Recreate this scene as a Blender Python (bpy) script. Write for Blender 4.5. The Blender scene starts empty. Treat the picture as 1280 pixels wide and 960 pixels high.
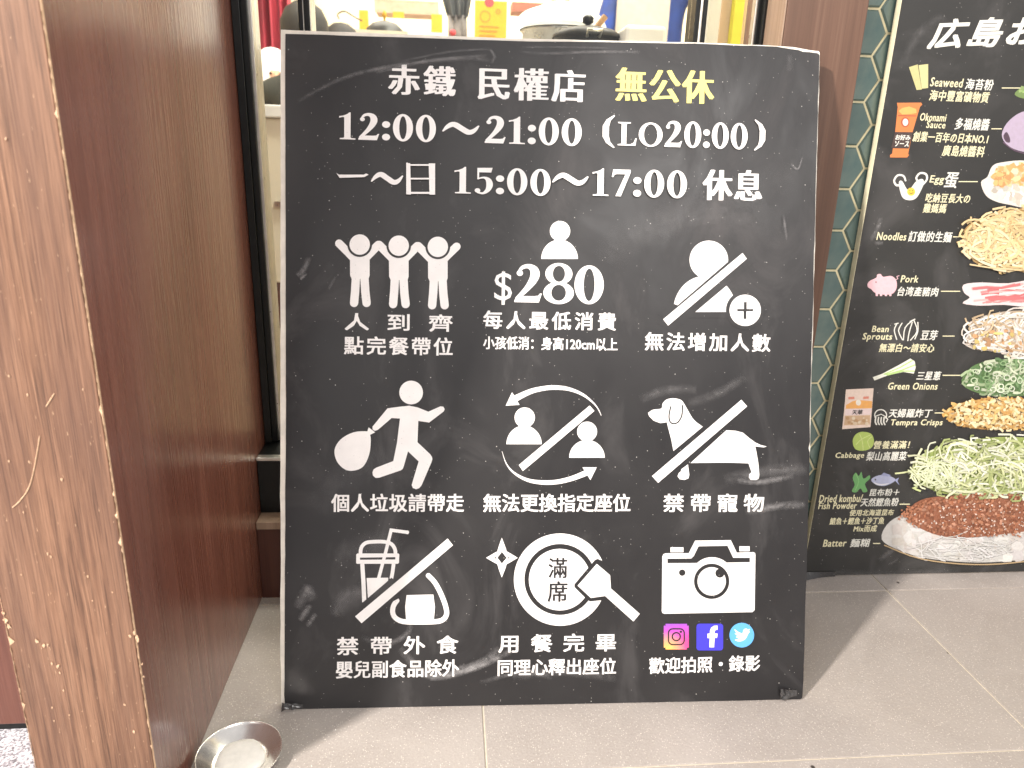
import bpy, bmesh, math, random
from mathutils import Vector, Matrix, noise
from mathutils.geometry import tessellate_polygon
random.seed(7)
R_ = math.radians
C = bpy.context.scene.collection
scn = bpy.context.scene

# ------------------------------------------------------------------ camera
F, YAW, PITCH, ROLL = 907.49, 0.0929, 0.3063, 0.0313
CAM = Vector((0, 0, 0.65))
fw = Vector((math.sin(YAW)*math.cos(PITCH), math.cos(YAW)*math.cos(PITCH), -math.sin(PITCH)))
rt = Vector((math.cos(YAW), -math.sin(YAW), 0)); up = rt.cross(fw)
rt2 = rt*math.cos(ROLL) + up*math.sin(ROLL); up2 = -rt*math.sin(ROLL) + up*math.cos(ROLL)
cd = bpy.data.cameras.new("camera"); cam = bpy.data.objects.new("camera", cd); C.objects.link(cam)
cd.sensor_width = 36; cd.lens = 36*F/1280; cd.clip_start = 0.02; cd.clip_end = 200
cd.dof.use_dof = True; cd.dof.focus_distance = 0.93; cd.dof.aperture_fstop = 7.5
cam.matrix_world = Matrix(((rt2.x, up2.x, -fw.x, CAM.x), (rt2.y, up2.y, -fw.y, CAM.y), (rt2.z, up2.z, -fw.z, CAM.z), (0, 0, 0, 1)))
scn.camera = cam
scn.view_settings.view_transform = 'Standard'; scn.view_settings.look = 'None'
scn.view_settings.exposure = 0.0; scn.view_settings.gamma = 1
# ------------------------------------------------------------------ world, lamps and added fills
w = bpy.data.worlds.new("World"); scn.world = w; w.use_nodes = True
bg = w.node_tree.nodes["Background"]; bg.inputs[0].default_value = (0.95, 0.93, 0.95, 1); bg.inputs[1].default_value = 0.68
def area(name, loc, target, sx, sy, power, col):
    d = bpy.data.lights.new(name, 'AREA'); d.shape = 'RECTANGLE'; d.size = sx; d.size_y = sy
    d.energy = power; d.color = col
    o = bpy.data.objects.new(name, d); C.objects.link(o); o.location = loc
    o.rotation_euler = (Vector(target)-Vector(loc)).to_track_quat('-Z', 'Y').to_euler()
    return o
area("key_lamp", (-2.00, -0.85, 2.2), (0.2, 0.75, 0), 0.16, 0.16, 192, (1, 0.93, 0.85))
area("front_fill", (1.1, -1.9, 2.3), (0.1, 0.85, 0.4), 1.6, 1.2, 50, (1, 0.96, 0.92))  # added fill brightening the board from the front, not a lamp of the place
area("left_fill", (-1.5, -1.6, 1.3), (-0.2, 0.7, 0.1), 0.9, 0.9, 22, (1, 0.95, 0.9))  # added fill lifting the dish and the shaded floor, no real source
area("kitchen_lamp", (0.62, 1.36, 2.5), (0.5, 1.3, 0), 0.4, 0.25, 60, (1, 0.99, 0.86))
area("kitchen_lamp", (0.9, 2.4, 2.5), (0.9, 2.2, 0), 1.2, 0.6, 60, (1, 0.95, 0.86))
area("dining_lamp", (-0.4, 3.0, 2.5), (-0.4, 3.2, 0), 1.6, 1.0, 80, (1, 0.94, 0.82))
area("dining_lamp", (0.5, 4.6, 2.5), (0.5, 5.4, 0.5), 2.4, 1.0, 150, (1, 0.94, 0.82))

# ------------------------------------------------------------------ helpers
def ray(px, py):
    return fw + rt2*((px-640)/F) + up2*((480-py)/F)
def hit_y(px, py, Y):
    d = ray(px, py); return CAM + d*(Y/d.y)
def hit_floor(px, py, z=0):
    d = ray(px, py); return CAM + d*((z-CAM.z)/d.z)

def tag(o, label=None, cat=None, group=None, kind=None):
    if label: o['label'] = label
    if cat: o['category'] = cat
    if group: o['group'] = group
    if kind: o['kind'] = kind
    return o
def empty(name, loc=(0, 0, 0), **k):
    o = bpy.data.objects.new(name, None); C.objects.link(o); o.location = loc; o.empty_display_size = 0.05
    return tag(o, **k)
def link(name, me, mat=None, parent=None, **k):
    o = bpy.data.objects.new(name, me); C.objects.link(o)
    if mat and not me.materials: me.materials.append(mat)
    if parent: o.parent = parent
    return tag(o, **k)
def smooth(me):
    for p in me.polygons: p.use_smooth = True
class MB:
    "collects shapes into one mesh"
    def __init__(s): s.v = []; s.f = []; s.m = []; s.c = []; s.mi = 0
    def add(s, vs, fs, col=None):
        b = len(s.v); s.v += [tuple(x) for x in vs]
        s.f += [tuple(i+b for i in f) for f in fs]; s.m += [s.mi]*len(fs)
        s.c += [col]*len(vs)
    def box(s, a, b, col=None):
        (x0, y0, z0), (x1, y1, z1) = a, b
        s.add([(x0,y0,z0),(x1,y0,z0),(x1,y1,z0),(x0,y1,z0),(x0,y0,z1),(x1,y0,z1),(x1,y1,z1),(x0,y1,z1)],
              [(0,3,2,1),(4,5,6,7),(0,1,5,4),(1,2,6,5),(2,3,7,6),(3,0,4,7)], col)
    def tube(s, pts, rad, n=8, cap=True, col=None):
        pts = [Vector(p) for p in pts]; rads = rad if isinstance(rad, (list, tuple)) else [rad]*len(pts)
        vs = []; fs = []
        for i, p in enumerate(pts):
            t = (pts[min(i+1, len(pts)-1)]-pts[max(i-1, 0)]).normalized()
            a = t.cross(Vector((0, 0, 1)));  a = a if a.length > .1 else t.cross(Vector((1, 0, 0)))
            a.normalize(); b = t.cross(a)
            for k in range(n):
                an = 2*math.pi*k/n; vs.append(p+(a*math.cos(an)+b*math.sin(an))*rads[i])
        for i in range(len(pts)-1):
            for k in range(n):
                fs.append((i*n+k, i*n+(k+1) % n, (i+1)*n+(k+1) % n, (i+1)*n+k))
        if cap: fs.append(tuple(range(n))[::-1]); fs.append(tuple((len(pts)-1)*n+k for k in range(n)))
        s.add(vs, fs, col)
    def lathe(s, prof, c=(0, 0, 0), n=48, sx=1, sy=1, col=None):
        vs = []; fs = []
        for r, z in prof:
            for k in range(n):
                a = 2*math.pi*k/n; vs.append((c[0]+r*sx*math.cos(a), c[1]+r*sy*math.sin(a), c[2]+z))
        for i in range(len(prof)-1):
            for k in range(n):
                fs.append((i*n+k, i*n+(k+1) % n, (i+1)*n+(k+1) % n, (i+1)*n+k))
        s.add(vs, fs, col)
    def build(s, name, mat=None, parent=None, sm=False, bevel=0, **k):
        me = bpy.data.meshes.new(name); me.from_pydata(s.v, [], s.f)
        mats = mat if isinstance(mat, list) else [mat]
        for m in mats:
            if m: me.materials.append(m)
        if len(mats) > 1:
            for p, i in zip(me.polygons, s.m): p.material_index = i
        if any(c is not None for c in s.c):
            a = me.color_attributes.new("tint", 'FLOAT_COLOR', 'POINT')
            for i, c in enumerate(s.c):
                c = c or (1, 1, 1); a.data[i].color = (c[0], c[1], c[2], c[3] if len(c) > 3 else 1)
        if bevel:
            bm = bmesh.new(); bm.from_mesh(me)
            bmesh.ops.bevel(bm, geom=bm.edges[:], offset=bevel, segments=2, affect='EDGES', profile=.5)
            bm.to_mesh(me); bm.free()
        me.update()
        if sm: smooth(me)
        return link(name, me, None, parent, **k)
def box(name, a, b, mat, parent=None, bevel=0, **k):
    m = MB(); m.box(a, b); return m.build(name, mat, parent, bevel=bevel, **k)

# ---- materials
def mat(name, col, rough=.5, metal=0, spec=.5, emit=None):
    m = bpy.data.materials.new(name); m.use_nodes = True
    p = m.node_tree.nodes["Principled BSDF"]
    p.inputs["Base Color"].default_value = (*col, 1); p.inputs["Roughness"].default_value = rough
    p.inputs["Metallic"].default_value = metal; p.inputs["Specular IOR Level"].default_value = spec
    if emit: p.inputs["Emission Color"].default_value = (*col, 1); p.inputs["Emission Strength"].default_value = emit
    return m
def N(m, t, **k):
    n = m.node_tree.nodes.new(t)
    for a, b in k.items():
        if a.startswith('i_'):
            key = a[2:].replace('_', ' '); key = int(key) if key.isdigit() else key
            n.inputs[key].default_value = b
        else: setattr(n, a, b)
    return n
def L(m, a, b): m.node_tree.links.new(a, b)
def P(m): return m.node_tree.nodes["Principled BSDF"]
def noise_tex(m, scale, detail=4, stretch=(1, 1, 1), rough=.55, dist=0, coord='Object'):
    tc = N(m, "ShaderNodeTexCoord"); mp = N(m, "ShaderNodeMapping"); mp.inputs["Scale"].default_value = stretch
    n = N(m, "ShaderNodeTexNoise"); n.inputs["Scale"].default_value = scale; n.inputs["Detail"].default_value = detail
    n.inputs["Roughness"].default_value = rough; n.inputs["Distortion"].default_value = dist
    L(m, tc.outputs[coord], mp.inputs[0]); L(m, mp.outputs[0], n.inputs["Vector"]); return n.outputs["Fac"]
def ramp(m, fac, stops):
    r = N(m, "ShaderNodeValToRGB"); L(m, fac, r.inputs[0]); e = r.color_ramp.elements
    e[0].position, e[0].color = stops[0][0], (*stops[0][1], 1); e[1].position, e[1].color = stops[-1][0], (*stops[-1][1], 1)
    for p, c in stops[1:-1]: x = e.new(p); x.color = (*c, 1)
    return r.outputs[0]
def mix(m, fac, a, b, mode='MIX'):
    n = N(m, "ShaderNodeMix", data_type='RGBA', blend_type=mode)
    for s, v in ((n.inputs[0], fac), (n.inputs[6], a), (n.inputs[7], b)):
        if isinstance(v, (int, float)): s.default_value = v
        elif isinstance(v, tuple): s.default_value = (*v, 1)
        else: L(m, v, s)
    return n.outputs[2]
def val(m, fac, lo, hi, a=0., b=1.):
    n = N(m, "ShaderNodeMapRange"); L(m, fac, n.inputs[0])
    for i, v in enumerate((lo, hi, a, b)): n.inputs[i+1].default_value = v
    return n.outputs[0]
def bump(m, fac, strength, dist=.001):
    b = N(m, "ShaderNodeBump"); b.inputs["Strength"].default_value = strength; b.inputs["Distance"].default_value = dist
    L(m, fac, b.inputs["Height"]); L(m, b.outputs[0], P(m).inputs["Normal"])
def simple(name, col, rough=.5, metal=0, spec=.5, var=.15, scale=30, bmp=0, stretch=(1, 1, 1)):
    m = mat(name, col, rough, metal, spec)
    n = noise_tex(m, scale, 5, stretch)
    d = tuple(c*(1-var) for c in col); l = tuple(min(1, c*(1+var)) for c in col)
    L(m, ramp(m, n, [(.3, d), (.7, l)]), P(m).inputs["Base Color"])
    L(m, val(m, n, .3, .7, rough*.85, min(1, rough*1.15)), P(m).inputs["Roughness"])
    if bmp: bump(m, n, bmp)
    return m
def specks(m, scale, thr, dens=.5):
    "small random dots"
    tc = N(m, "ShaderNodeTexCoord"); v = N(m, "ShaderNodeTexVoronoi"); v.inputs["Scale"].default_value = scale
    v.inputs["Randomness"].default_value = 1
    L(m, tc.outputs["Object"], v.inputs["Vector"])
    d = val(m, v.outputs["Distance"], thr*.6, thr, 1, 0)
    sep = N(m, "ShaderNodeSeparateColor"); L(m, v.outputs["Color"], sep.inputs[0])
    g = N(m, "ShaderNodeMath", operation='GREATER_THAN'); L(m, sep.outputs[0], g.inputs[0]); g.inputs[1].default_value = dens
    mu = N(m, "ShaderNodeMath", operation='MULTIPLY'); L(m, d, mu.inputs[0]); L(m, g.outputs[0], mu.inputs[1])
    return mu.outputs[0]

def board_black(name, base, dark, light, rough=.42):
    m = mat(name, base, rough, 0, .42)
    a = noise_tex(m, 5, 6, (1, 1, 1), .6, .6); b = noise_tex(m, 9, 5, (1, .25, .6), .6, 1.2)
    c1 = ramp(m, a, [(.3, dark), (.7, light)])
    sm = val(m, b, .52, .82, 0, .15)
    c2 = mix(m, sm, c1, (.35, .33, .33))
    sp = specks(m, 150, .10, .93); sp2 = specks(m, 330, .15, .93)
    c3 = mix(m, sp, c2, (.55, .53, .5)); c4 = mix(m, sp2, c3, (.5, .48, .45))
    L(m, c4, P(m).inputs["Base Color"])
    L(m, val(m, b, .35, .75, rough-.1, rough+.16), P(m).inputs["Roughness"])
    bump(m, noise_tex(m, 260, 3), .06, .0004)
    return m
M = {}
M['board'] = board_black('board_black', (.03, .03, .032), (.016, .015, .016), (.028, .0265, .027), .40)
M['menu'] = board_black('menu_black', (.028, .028, .028), (.026, .026, .025), (.042, .041, .039), .48)
def ink(name, col, var=.06, rough=.5):
    m = mat(name, col, rough)
    n = noise_tex(m, 60, 5); n2 = noise_tex(m, 14, 3)
    c = ramp(m, n, [(.3, tuple(x*(1-var) for x in col)), (.65, col)])
    c = mix(m, val(m, n2, .45, .8, 0, .18), c, tuple(x*.8 for x in col), 'MIX')
    sp = specks(m, 420, .22, .9)
    L(m, mix(m, sp, c, tuple(x*.62 for x in col)), P(m).inputs["Base Color"]); return m
M['white'] = ink('print_white', (.86, .83, .81))
M['yellow'] = ink('print_yellow', (.78, .70, .22))
M['cream'] = ink('print_cream', (.80, .75, .50))
M['menuwhite'] = ink('print_menu_white', (.78, .77, .70))
M['blue'] = ink('print_blue', (.055, .045, .58)); M['sky'] = ink('print_light_blue', (.12, .42, .84))
M['foam'] = simple('foam_edge', (.82, .77, .68), .8, var=.12, scale=60)
M['foam2'] = simple('foam_menu_edge', (.76, .70, .50), .8, var=.1, scale=60)
m = mat('printed_colours', (1, 1, 1), .5); at = N(m, "ShaderNodeAttribute", attribute_name="tint")
nn = noise_tex(m, 220, 3); L(m, mix(m, val(m, nn, .3, .7, .0, .16), at.outputs["Color"], (.25, .2, .15)), P(m).inputs["Base Color"]); M['tint'] = m
# rub marks on the board: thin chalky film, mottled
def smear_mat(name, col, amt):
    m = mat(name, col, .6); nt = m.node_tree
    at = N(m, "ShaderNodeAttribute", attribute_name="tint"); sp = N(m, "ShaderNodeSeparateColor"); L(m, at.outputs["Color"], sp.inputs[0])
    n = noise_tex(m, 90, 6, (1, 1, 1), .7, .8); mu = N(m, "ShaderNodeMath", operation='MULTIPLY')
    L(m, val(m, n, .38, .72, .1, amt), mu.inputs[0]); L(m, sp.outputs[0], mu.inputs[1])
    L(m, mu.outputs[0], P(m).inputs["Alpha"]); return m
M['smear'] = smear_mat('chalky_smear', (.62, .6, .6), .5)

def wood(name, dark, mid, light, rough, coat=0., scale=1., contrast=1., bmp=.25, spec=.5, fine=0):
    m = mat(name, mid, rough, 0, spec)
    a = noise_tex(m, 26*scale, 6, (3.2, 3.2, .10), .65, .4)
    b = noise_tex(m, 130*scale, 5, (3, 3, .05), .7, .3)
    c = noise_tex(m, 3.5*scale, 3, (2.2, 2.2, .25), .5, .5)
    c1 = ramp(m, a, [(.5-.2/contrast, dark), (.5, mid), (.5+.2/contrast, light)])
    c2 = mix(m, val(m, b, .42, .68, 0, .55*min(1, contrast)), c1, dark)
    c3 = mix(m, val(m, c, .35, .7, 0, .35), c2, light)
    if fine:   # short dark pores and thin pale lines along the grain
        d = noise_tex(m, 420, 3, (2.4, 2.4, .035), .6); c3 = mix(m, val(m, d, .54, .66, 0, .75), c3, tuple(x*.55 for x in dark))
        d2 = noise_tex(m, 300, 3, (2.2, 2.2, .03), .6); c3 = mix(m, val(m, d2, .56, .72, 0, .6), c3, tuple(min(1, x*1.35) for x in light))
        big = noise_tex(m, 9, 3, (2.5, 2.5, .35), .5, .4); c3 = mix(m, val(m, big, .42, .66, 0, .5), c3, (dark[0]*1.25, dark[1]*1.35, dark[2]*1.6))
    L(m, c3, P(m).inputs["Base Color"])
    L(m, val(m, b, .3, .7, rough*.85, rough*1.2), P(m).inputs["Roughness"])
    P(m).inputs["Coat Weight"].default_value = coat; P(m).inputs["Coat Roughness"].default_value = .22
    if bmp: bump(m, b, bmp, .0006)
    return m
M['post_front'] = wood('matt_walnut_laminate', (.10, .047, .027), (.215, .108, .062), (.30, .165, .100), .5, bmp=.6, contrast=1.4, scale=2.6, fine=1.)
M['post_side'] = wood('glossy_mahogany_laminate', (.10, .033, .023), (.17, .060, .041), (.24, .096, .068), .28, .6, contrast=.8, bmp=.05, spec=.55)
M['panel'] = wood('dark_door_laminate', (.09, .03, .02), (.14, .05, .032), (.19, .075, .05), .4, bmp=.1)
M['column'] = wood('column_walnut_laminate', (.085, .043, .027), (.135, .070, .045), (.185, .105, .07), .42, .05, scale=.7, bmp=.2)
M['wallwood'] = wood('low_wall_laminate', (.045, .014, .010), (.07, .022, .016), (.09, .03, .02), .4, bmp=.1)
M['trim'] = wood('tan_trim', (.22, .15, .105), (.31, .215, .155), (.38, .27, .20), .4, bmp=.1)
M['black'] = simple('black_powder_coat', (.006, .0065, .0065), .38, 0, .3, .2, 40)
M['seal'] = simple('silver_aluminium', (.62, .60, .55), .32, .9, .5, .1, 60)
M['chip'] = simple('bare_chipboard', (.62, .42, .27), .85, var=.25, scale=300, bmp=.5)
# floor tile: grey brown porcelain with glittering flecks
m = mat('porcelain_tile', (.23, .19, .17), .42); 
a = noise_tex(m, 7, 6, (1, 1, 1), .6, .6); b = noise_tex(m, 420, 3); c = noise_tex(m, 1.4, 2)
oi = N(m, "ShaderNodeObjectInfo")
col = ramp(m, a, [(.28, (.315, .278, .256)), (.72, (.42, .378, .352))])
col = mix(m, val(m, b, .35, .7, 0, .5), col, (.47, .43, .40))
col = mix(m, val(m, oi.outputs["Random"], 0, 1, 0, .10), col, (.25, .22, .20))
col = mix(m, specks(m, 480, .34, .74), col, (.66, .61, .56)); col = mix(m, specks(m, 130, .12, .90), col, (.72, .67, .6))
col = mix(m, specks(m, 38, .12, .93), col, (.05, .04, .035))
L(m, col, P(m).inputs["Base Color"]); L(m, val(m, a, .3, .7, .36, .52), P(m).inputs["Roughness"]); bump(m, noise_tex(m, 260, 4), .7, .0008); M['tile'] = m
M['grout'] = simple('pale_grout', (.60, .54, .44), .85, var=.12, scale=90)
m = mat('terrazzo', (.5, .49, .52), .55); col = ramp(m, noise_tex(m, 330, 3, rough=.7), [(.40, (.16, .15, .17)), (.5, (.50, .49, .53)), (.62, (.85, .84, .88))])
L(m, col, P(m).inputs["Base Color"]); M['terrazzo'] = m
def glaze(name, c1, c2):
    m = mat(name, c1, .16, 0, .6); oi = N(m, "ShaderNodeObjectInfo")
    n = noise_tex(m, 22, 5, (1, 1, .5), .6, .5, 'Object')
    a = ramp(m, n, [(.3, c1), (.7, c2)])
    L(m, mix(m, val(m, oi.outputs["Random"], 0, 1, 0, .6), a, tuple((x+y)*.36 for x, y in zip(c1, c2))), P(m).inputs["Base Color"])
    bump(m, noise_tex(m, 35, 2), .25, .001); P(m).inputs["Coat Weight"].default_value = .4; return m
M['glaze'] = glaze('teal_glaze', (.075, .145, .145), (.20, .26, .22))
M['hexgrout'] = simple('cream_tile_grout', (.72, .65, .42), .8, var=.1, scale=90)
# window glass: clear pane with a faint mirror
m = bpy.data.materials.new('window_glass'); m.use_nodes = True; nt = m.node_tree; nt.nodes.clear()
out = N(m, "ShaderNodeOutputMaterial"); tr = N(m, "ShaderNodeBsdfTransparent"); gl = N(m, "ShaderNodeBsdfGlossy"); gl.inputs["Roughness"].default_value = .02
lw = N(m, "ShaderNodeLayerWeight"); lw.inputs[0].default_value = .5; pw_ = N(m, "ShaderNodeMath", operation='POWER'); L(m, lw.outputs["Facing"], pw_.inputs[0]); pw_.inputs[1].default_value = 4
fr = N(m, "ShaderNodeMapRange"); L(m, pw_.outputs[0], fr.inputs[0]); fr.inputs[3].default_value = .04; fr.inputs[4].default_value = .6; mx = N(m, "ShaderNodeMixShader")
tr.inputs[0].default_value = (.97, .98, .97, 1); L(m, fr.outputs[0], mx.inputs[0]); L(m, tr.outputs[0], mx.inputs[1]); L(m, gl.outputs[0], mx.inputs[2]); L(m, mx.outputs[0], out.inputs[0]); M['glass'] = m

# ------------------------------------------------------------------ flat print on a plane
class Plane:
    "a real flat surface standing in the place: origin, horizontal axis, upward axis"
    def __init__(s, O, ex, ez, parent, lift):
        s.O = Vector(O); s.ex = Vector(ex).normalized(); s.ez = Vector(ez).normalized()
        s.n = s.ex.cross(s.ez); s.parent = parent; s.lift = lift; s.k = 0
        if s.n.y > 0: s.n = -s.n
    def uv(s, px, py):
        d = ray(px, py); t = (s.O-CAM).dot(s.n)/d.dot(s.n); q = CAM+d*t-s.O
        return (q.dot(s.ex), q.dot(s.ez))
def catmull(pts, n=6, closed=False):
    out = []; N_ = len(pts)
    rng = range(N_ if closed else N_-1)
    for i in rng:
        g = (lambda j: pts[j % N_]) if closed else (lambda j: pts[max(0, min(N_-1, j))])
        p0, p1, p2, p3 = g(i-1), g(i), g(i+1), g(i+2)
        for k in range(n):
            t = k/n
            out.append(tuple(.5*((2*b)+(c-a)*t+(2*a-5*b+4*c-d)*t*t+(3*b-a-3*c+d)*t**3) for a, b, c, d in zip(p0, p1, p2, p3)))
    if not closed: out.append(tuple(pts[-1]))
    return out
def circle(cx, cy, r, ry=None, n=40, a0=0, a1=360):
    ry = ry or r; full = abs(a1-a0) >= 360
    return [(cx+r*math.cos(R_(a0+(a1-a0)*i/(n if full else n-1))), cy+ry*math.sin(R_(a0+(a1-a0)*i/(n if full else n-1)))) for i in range(n)]
def stroke(pts, closed=False, caps=True, w=None):
    "variable width stroke (x, y, width) -> list of polygons"
    pts = [(p[0], p[1], w if w is not None else p[2]) for p in pts]
    N_ = len(pts); Lf = []; Rt = []
    for i in range(N_):
        a = pts[(i-1) % N_] if closed else pts[max(0, i-1)]; b = pts[(i+1) % N_] if closed else pts[min(N_-1, i+1)]
        x, y, ww = pts[i]
        def nrm(p, q):
            dx, dy = q[0]-p[0], q[1]-p[1]; l = math.hypot(dx, dy) or 1; return dx/l, dy/l
        d1 = nrm(a, pts[i]) if a is not pts[i] else nrm(pts[i], b); d2 = nrm(pts[i], b) if b is not pts[i] else d1
        mx_, my_ = d1[0]+d2[0], d1[1]+d2[1]; l = math.hypot(mx_, my_) or 1; mx_, my_ = mx_/l, my_/l
        k = 1/max(.45, mx_*d1[0]+my_*d1[1])
        Lf.append((x-my_*ww/2*k, y+mx_*ww/2*k)); Rt.append((x+my_*ww/2*k, y-mx_*ww/2*k))
    quads = [(Lf[i], Lf[(i+1) % N_], Rt[(i+1) % N_], Rt[i]) for i in range(N_ if closed else N_-1)]
    out = [[list(q)] for q in quads]
    if caps and not closed:
        for p in (pts[0], pts[-1]): out.append([circle(p[0], p[1], p[2]/2, n=14)])
    return out
class Print:
    "flat shapes given in a picture frame (ox + x/s), laid on a Plane; each layer a hair above the last"
    def __init__(s, plane, ox=0, oy=0, sc=1, sy=None): s.p = plane; s.ox, s.oy, s.sc, s.sy = ox, oy, sc, sy or sc; s.mb = MB(); s.mats = []; s.lay = 0
    def _m(s, m):
        if m not in s.mats: s.mats.append(m)
        s.mb.mi = s.mats.index(m)
    def local(s, x, y): return s.p.uv(s.ox+x/s.sc, s.oy+y/s.sy)
    def poly(s, loops, m, col=None, uv=False, up=True):
        s._m(m); 
        if up: s.lay += 1
        h = s.p.lift+s.lay*4e-5
        L3 = [[Vector((*((q[0], q[1]) if uv else s.local(q[0], q[1])), 0)) for q in lp] for lp in loops]
        tri = tessellate_polygon(L3); flat = [v for lp in L3 for v in lp]
        vs = [s.p.O+s.p.ex*v.x+s.p.ez*v.y+s.p.n*h for v in flat]
        fs = []
        for t in tri:
            a, b, c = (vs[i] for i in t)
            fs.append(t if (b-a).cross(c-a).dot(s.p.n) > 0 else t[::-1])
        s.mb.add(vs, fs, col)
    def strokes(s, pts, m, w=None, closed=False, caps=True, col=None, sm=0, uv=False):
        if sm: pts = catmull([tuple(p) for p in pts], sm, closed)
        s.lay += 1
        for i, lp in enumerate(stroke(pts, closed, caps, w)):
            s.lay += .02; s.poly(lp, m, col, uv, up=False)
    def done(s, name, **k):
        return s.mb.build(name, s.mats, s.p.parent, **k)

FONT = {}
def text_mesh(txt, off=0., track=1., shear=0., res=3):
    cu = bpy.data.curves.new("t", 'FONT'); cu.body = txt; cu.fill_mode = 'NONE' if False else 'BOTH'; cu.dimensions = '2D'
    cu.offset = off; cu.space_character = track; cu.shear = shear; cu.resolution_u = res
    o = bpy.data.objects.new("t", cu); C.objects.link(o)
    dg = bpy.context.evaluated_depsgraph_get(); dg.update()
    me = bpy.data.meshes.new_from_object(o.evaluated_get(dg))
    vs = [(v.co.x, v.co.y) for v in me.vertices]; fs = [tuple(p.vertices) for p in me.polygons]
    bpy.data.objects.remove(o); bpy.data.curves.remove(cu); bpy.data.meshes.remove(me)
    return vs, fs
def lettering(pl, txt, x0, x1, yt, yb, m, bold=.028, track=1., shear=0., dup=0., name='lettering', pr=None, right=None, label=None, res=2):
    "fit the words to the span x0..x1 and, at their left end, yt..yb; weight comes from shifted copies (fractions of the height)"
    vs, fs = text_mesh(txt, 0., track, shear, res)
    X0 = min(v[0] for v in vs); X1 = max(v[0] for v in vs); Y0 = min(v[1] for v in vs); Y1 = max(v[1] for v in vs)
    ym = (yt+yb)/2; a = pl.uv(x0, ym); b = pl.uv(x1, right if right else ym); t = pl.uv(x0, yt)[1]; bt = pl.uv(x0, yb)[1]
    sl = (pl.uv(x1, right)[1]-a[1]) if right else 0
    own = pr is None; mb = MB() if own else pr.mb
    if not own: pr._m(m); pr.lay += 1
    H_ = t-bt; e = bold*H_; d = dup*H_
    if bold <= 0: sh = [(0, 0)]
    elif dup: sh = [(-d, -e*.3), (-d/3, e*.3), (d/3, -e*.3), (d, e*.3)]
    else: sh = [(-e, -e*.7), (e, -e*.7), (-e, e*.7), (e, e*.7), (0, 0)]
    mx_ = max(x for x, y in sh); my_ = max(y for x, y in sh)
    for k, (dx, dy) in enumerate(sh):
        h = pl.lift+(k*4e-5 if own else (pr.lay+k)*4e-5); out = []
        for v in vs:
            q = (v[0]-X0)/(X1-X0); u = a[0]+mx_+q*(b[0]-a[0]-2*mx_)+dx; z = bt+my_+(v[1]-Y0)/(Y1-Y0)*(H_-2*my_)+sl*q+dy
            out.append(pl.O+pl.ex*u+pl.ez*z+pl.n*h)
        F2 = []
        for f in fs:
            A, B_, C_ = out[f[0]], out[f[1]], out[f[2]]
            F2.append(f if (B_-A).cross(C_-A).dot(pl.n) > 0 else f[::-1])
        mb.add(out, F2)
    if own: return mb.build(name, m, pl.parent, label=label, kind='stuff')
    pr.lay += len(sh)

# ---- bold serif numerals, unit height, baseline 0
def ell(cx, cy, rx, ry, n=36): return circle(cx, cy, rx, ry, n)
def glyph(ch):
    "returns (width, [loops...])"
    G = []
    if ch == '0': return .62, [[ell(.31, .5, .31, .515), ell(.31, .5, .115, .43)]]
    if ch == 'O': return .86, [[ell(.43, .45, .43, .47), ell(.43, .45, .24, .40)]]
    if ch == '1': return .5, [[[(.0, .80), (.0, .86), (.12, .885), (.25, .95), (.31, 1.01), (.35, 1.01), (.35, .08), (.37, .055), (.5, .045), (.5, 0), (.02, 0), (.02, .045), (.13, .055), (.155, .08), (.155, .82), (.10, .83)]]]
    if ch == '2':
        for lp in stroke(catmull([(.10, .80, .07), (.18, .92, .09), (.32, .955, .12), (.44, .88, .19), (.475, .74, .215), (.42, .57, .19), (.30, .38, .14), (.17, .22, .11), (.07, .10, .10)], 5)): G.append(lp)
        G.append([[(0, 0), (.57, 0), (.64, .24), (.595, .24), (.55, .18), (.46, .165), (.12, .165), (0, .06)]]); G.append([circle(.12, .77, .075, n=18)])
        return .64, G
    if ch == '5':
        for lp in stroke(catmull([(.13, .58, .05), (.30, .625, .07), (.43, .54, .16), (.475, .36, .20), (.42, .16, .15), (.28, .03, .08), (.12, .06, .07)], 5)): G.append(lp)
        G.append([[(.10, .55), (.155, .55), (.155, .82), (.52, .82), (.56, 1.0), (.53, 1.0), (.10, .985)]]); G.append([circle(.11, .13, .085, n=18)])
        return .58, G
    if ch == '7': return .58, [[[(.0, .70), (.045, .70), (.09, .79), (.16, .815), (.42, .815), (.12, 0), (.29, 0), (.58, .88), (.58, .985), (.045, .985)]]]
    if ch == '8':
        return .78, [[ell(.39, .745, .345, .27), ell(.39, .745, .155, .20)], [ell(.39, .265, .39, .28), ell(.39, .27, .185, .20)]]
    if ch == ':': return .24, [[circle(.12, .13, .125, n=20)], [circle(.12, .60, .125, n=20)]]
    if ch == 'L': return .68, [[[(.0, .90), (.0, .855), (.11, .84), (.13, .81), (.13, .09), (.11, .06), (0, .045), (0, 0), (.64, 0), (.68, .29), (.635, .29), (.57, .12), (.45, .055), (.31, .055), (.31, .81), (.34, .845), (.46, .855), (.46, .90)]]]
    if ch == '(': return .30, [[[(.30, 1.10), (.10, .92), (0, .68), (0, .30), (.10, .06), (.30, -.12), (.33, -.09), (.21, .10), (.17, .32), (.17, .66), (.21, .88), (.33, 1.07)]]]
    if ch == ')': return .33, [[[(.03, 1.10), (.23, .92), (.33, .68), (.33, .30), (.23, .06), (.03, -.12), (0, -.09), (.12, .10), (.16, .32), (.16, .66), (.12, .88), (0, 1.07)]]]
    if ch == '~':
        return 1.02, stroke(catmull([(.02, .40, .05), (.16, .58, .14), (.32, .66, .19), (.52, .52, .19), (.72, .38, .19), (.87, .44, .14), (1.0, .62, .05)], 5))
    return .3, []
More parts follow.
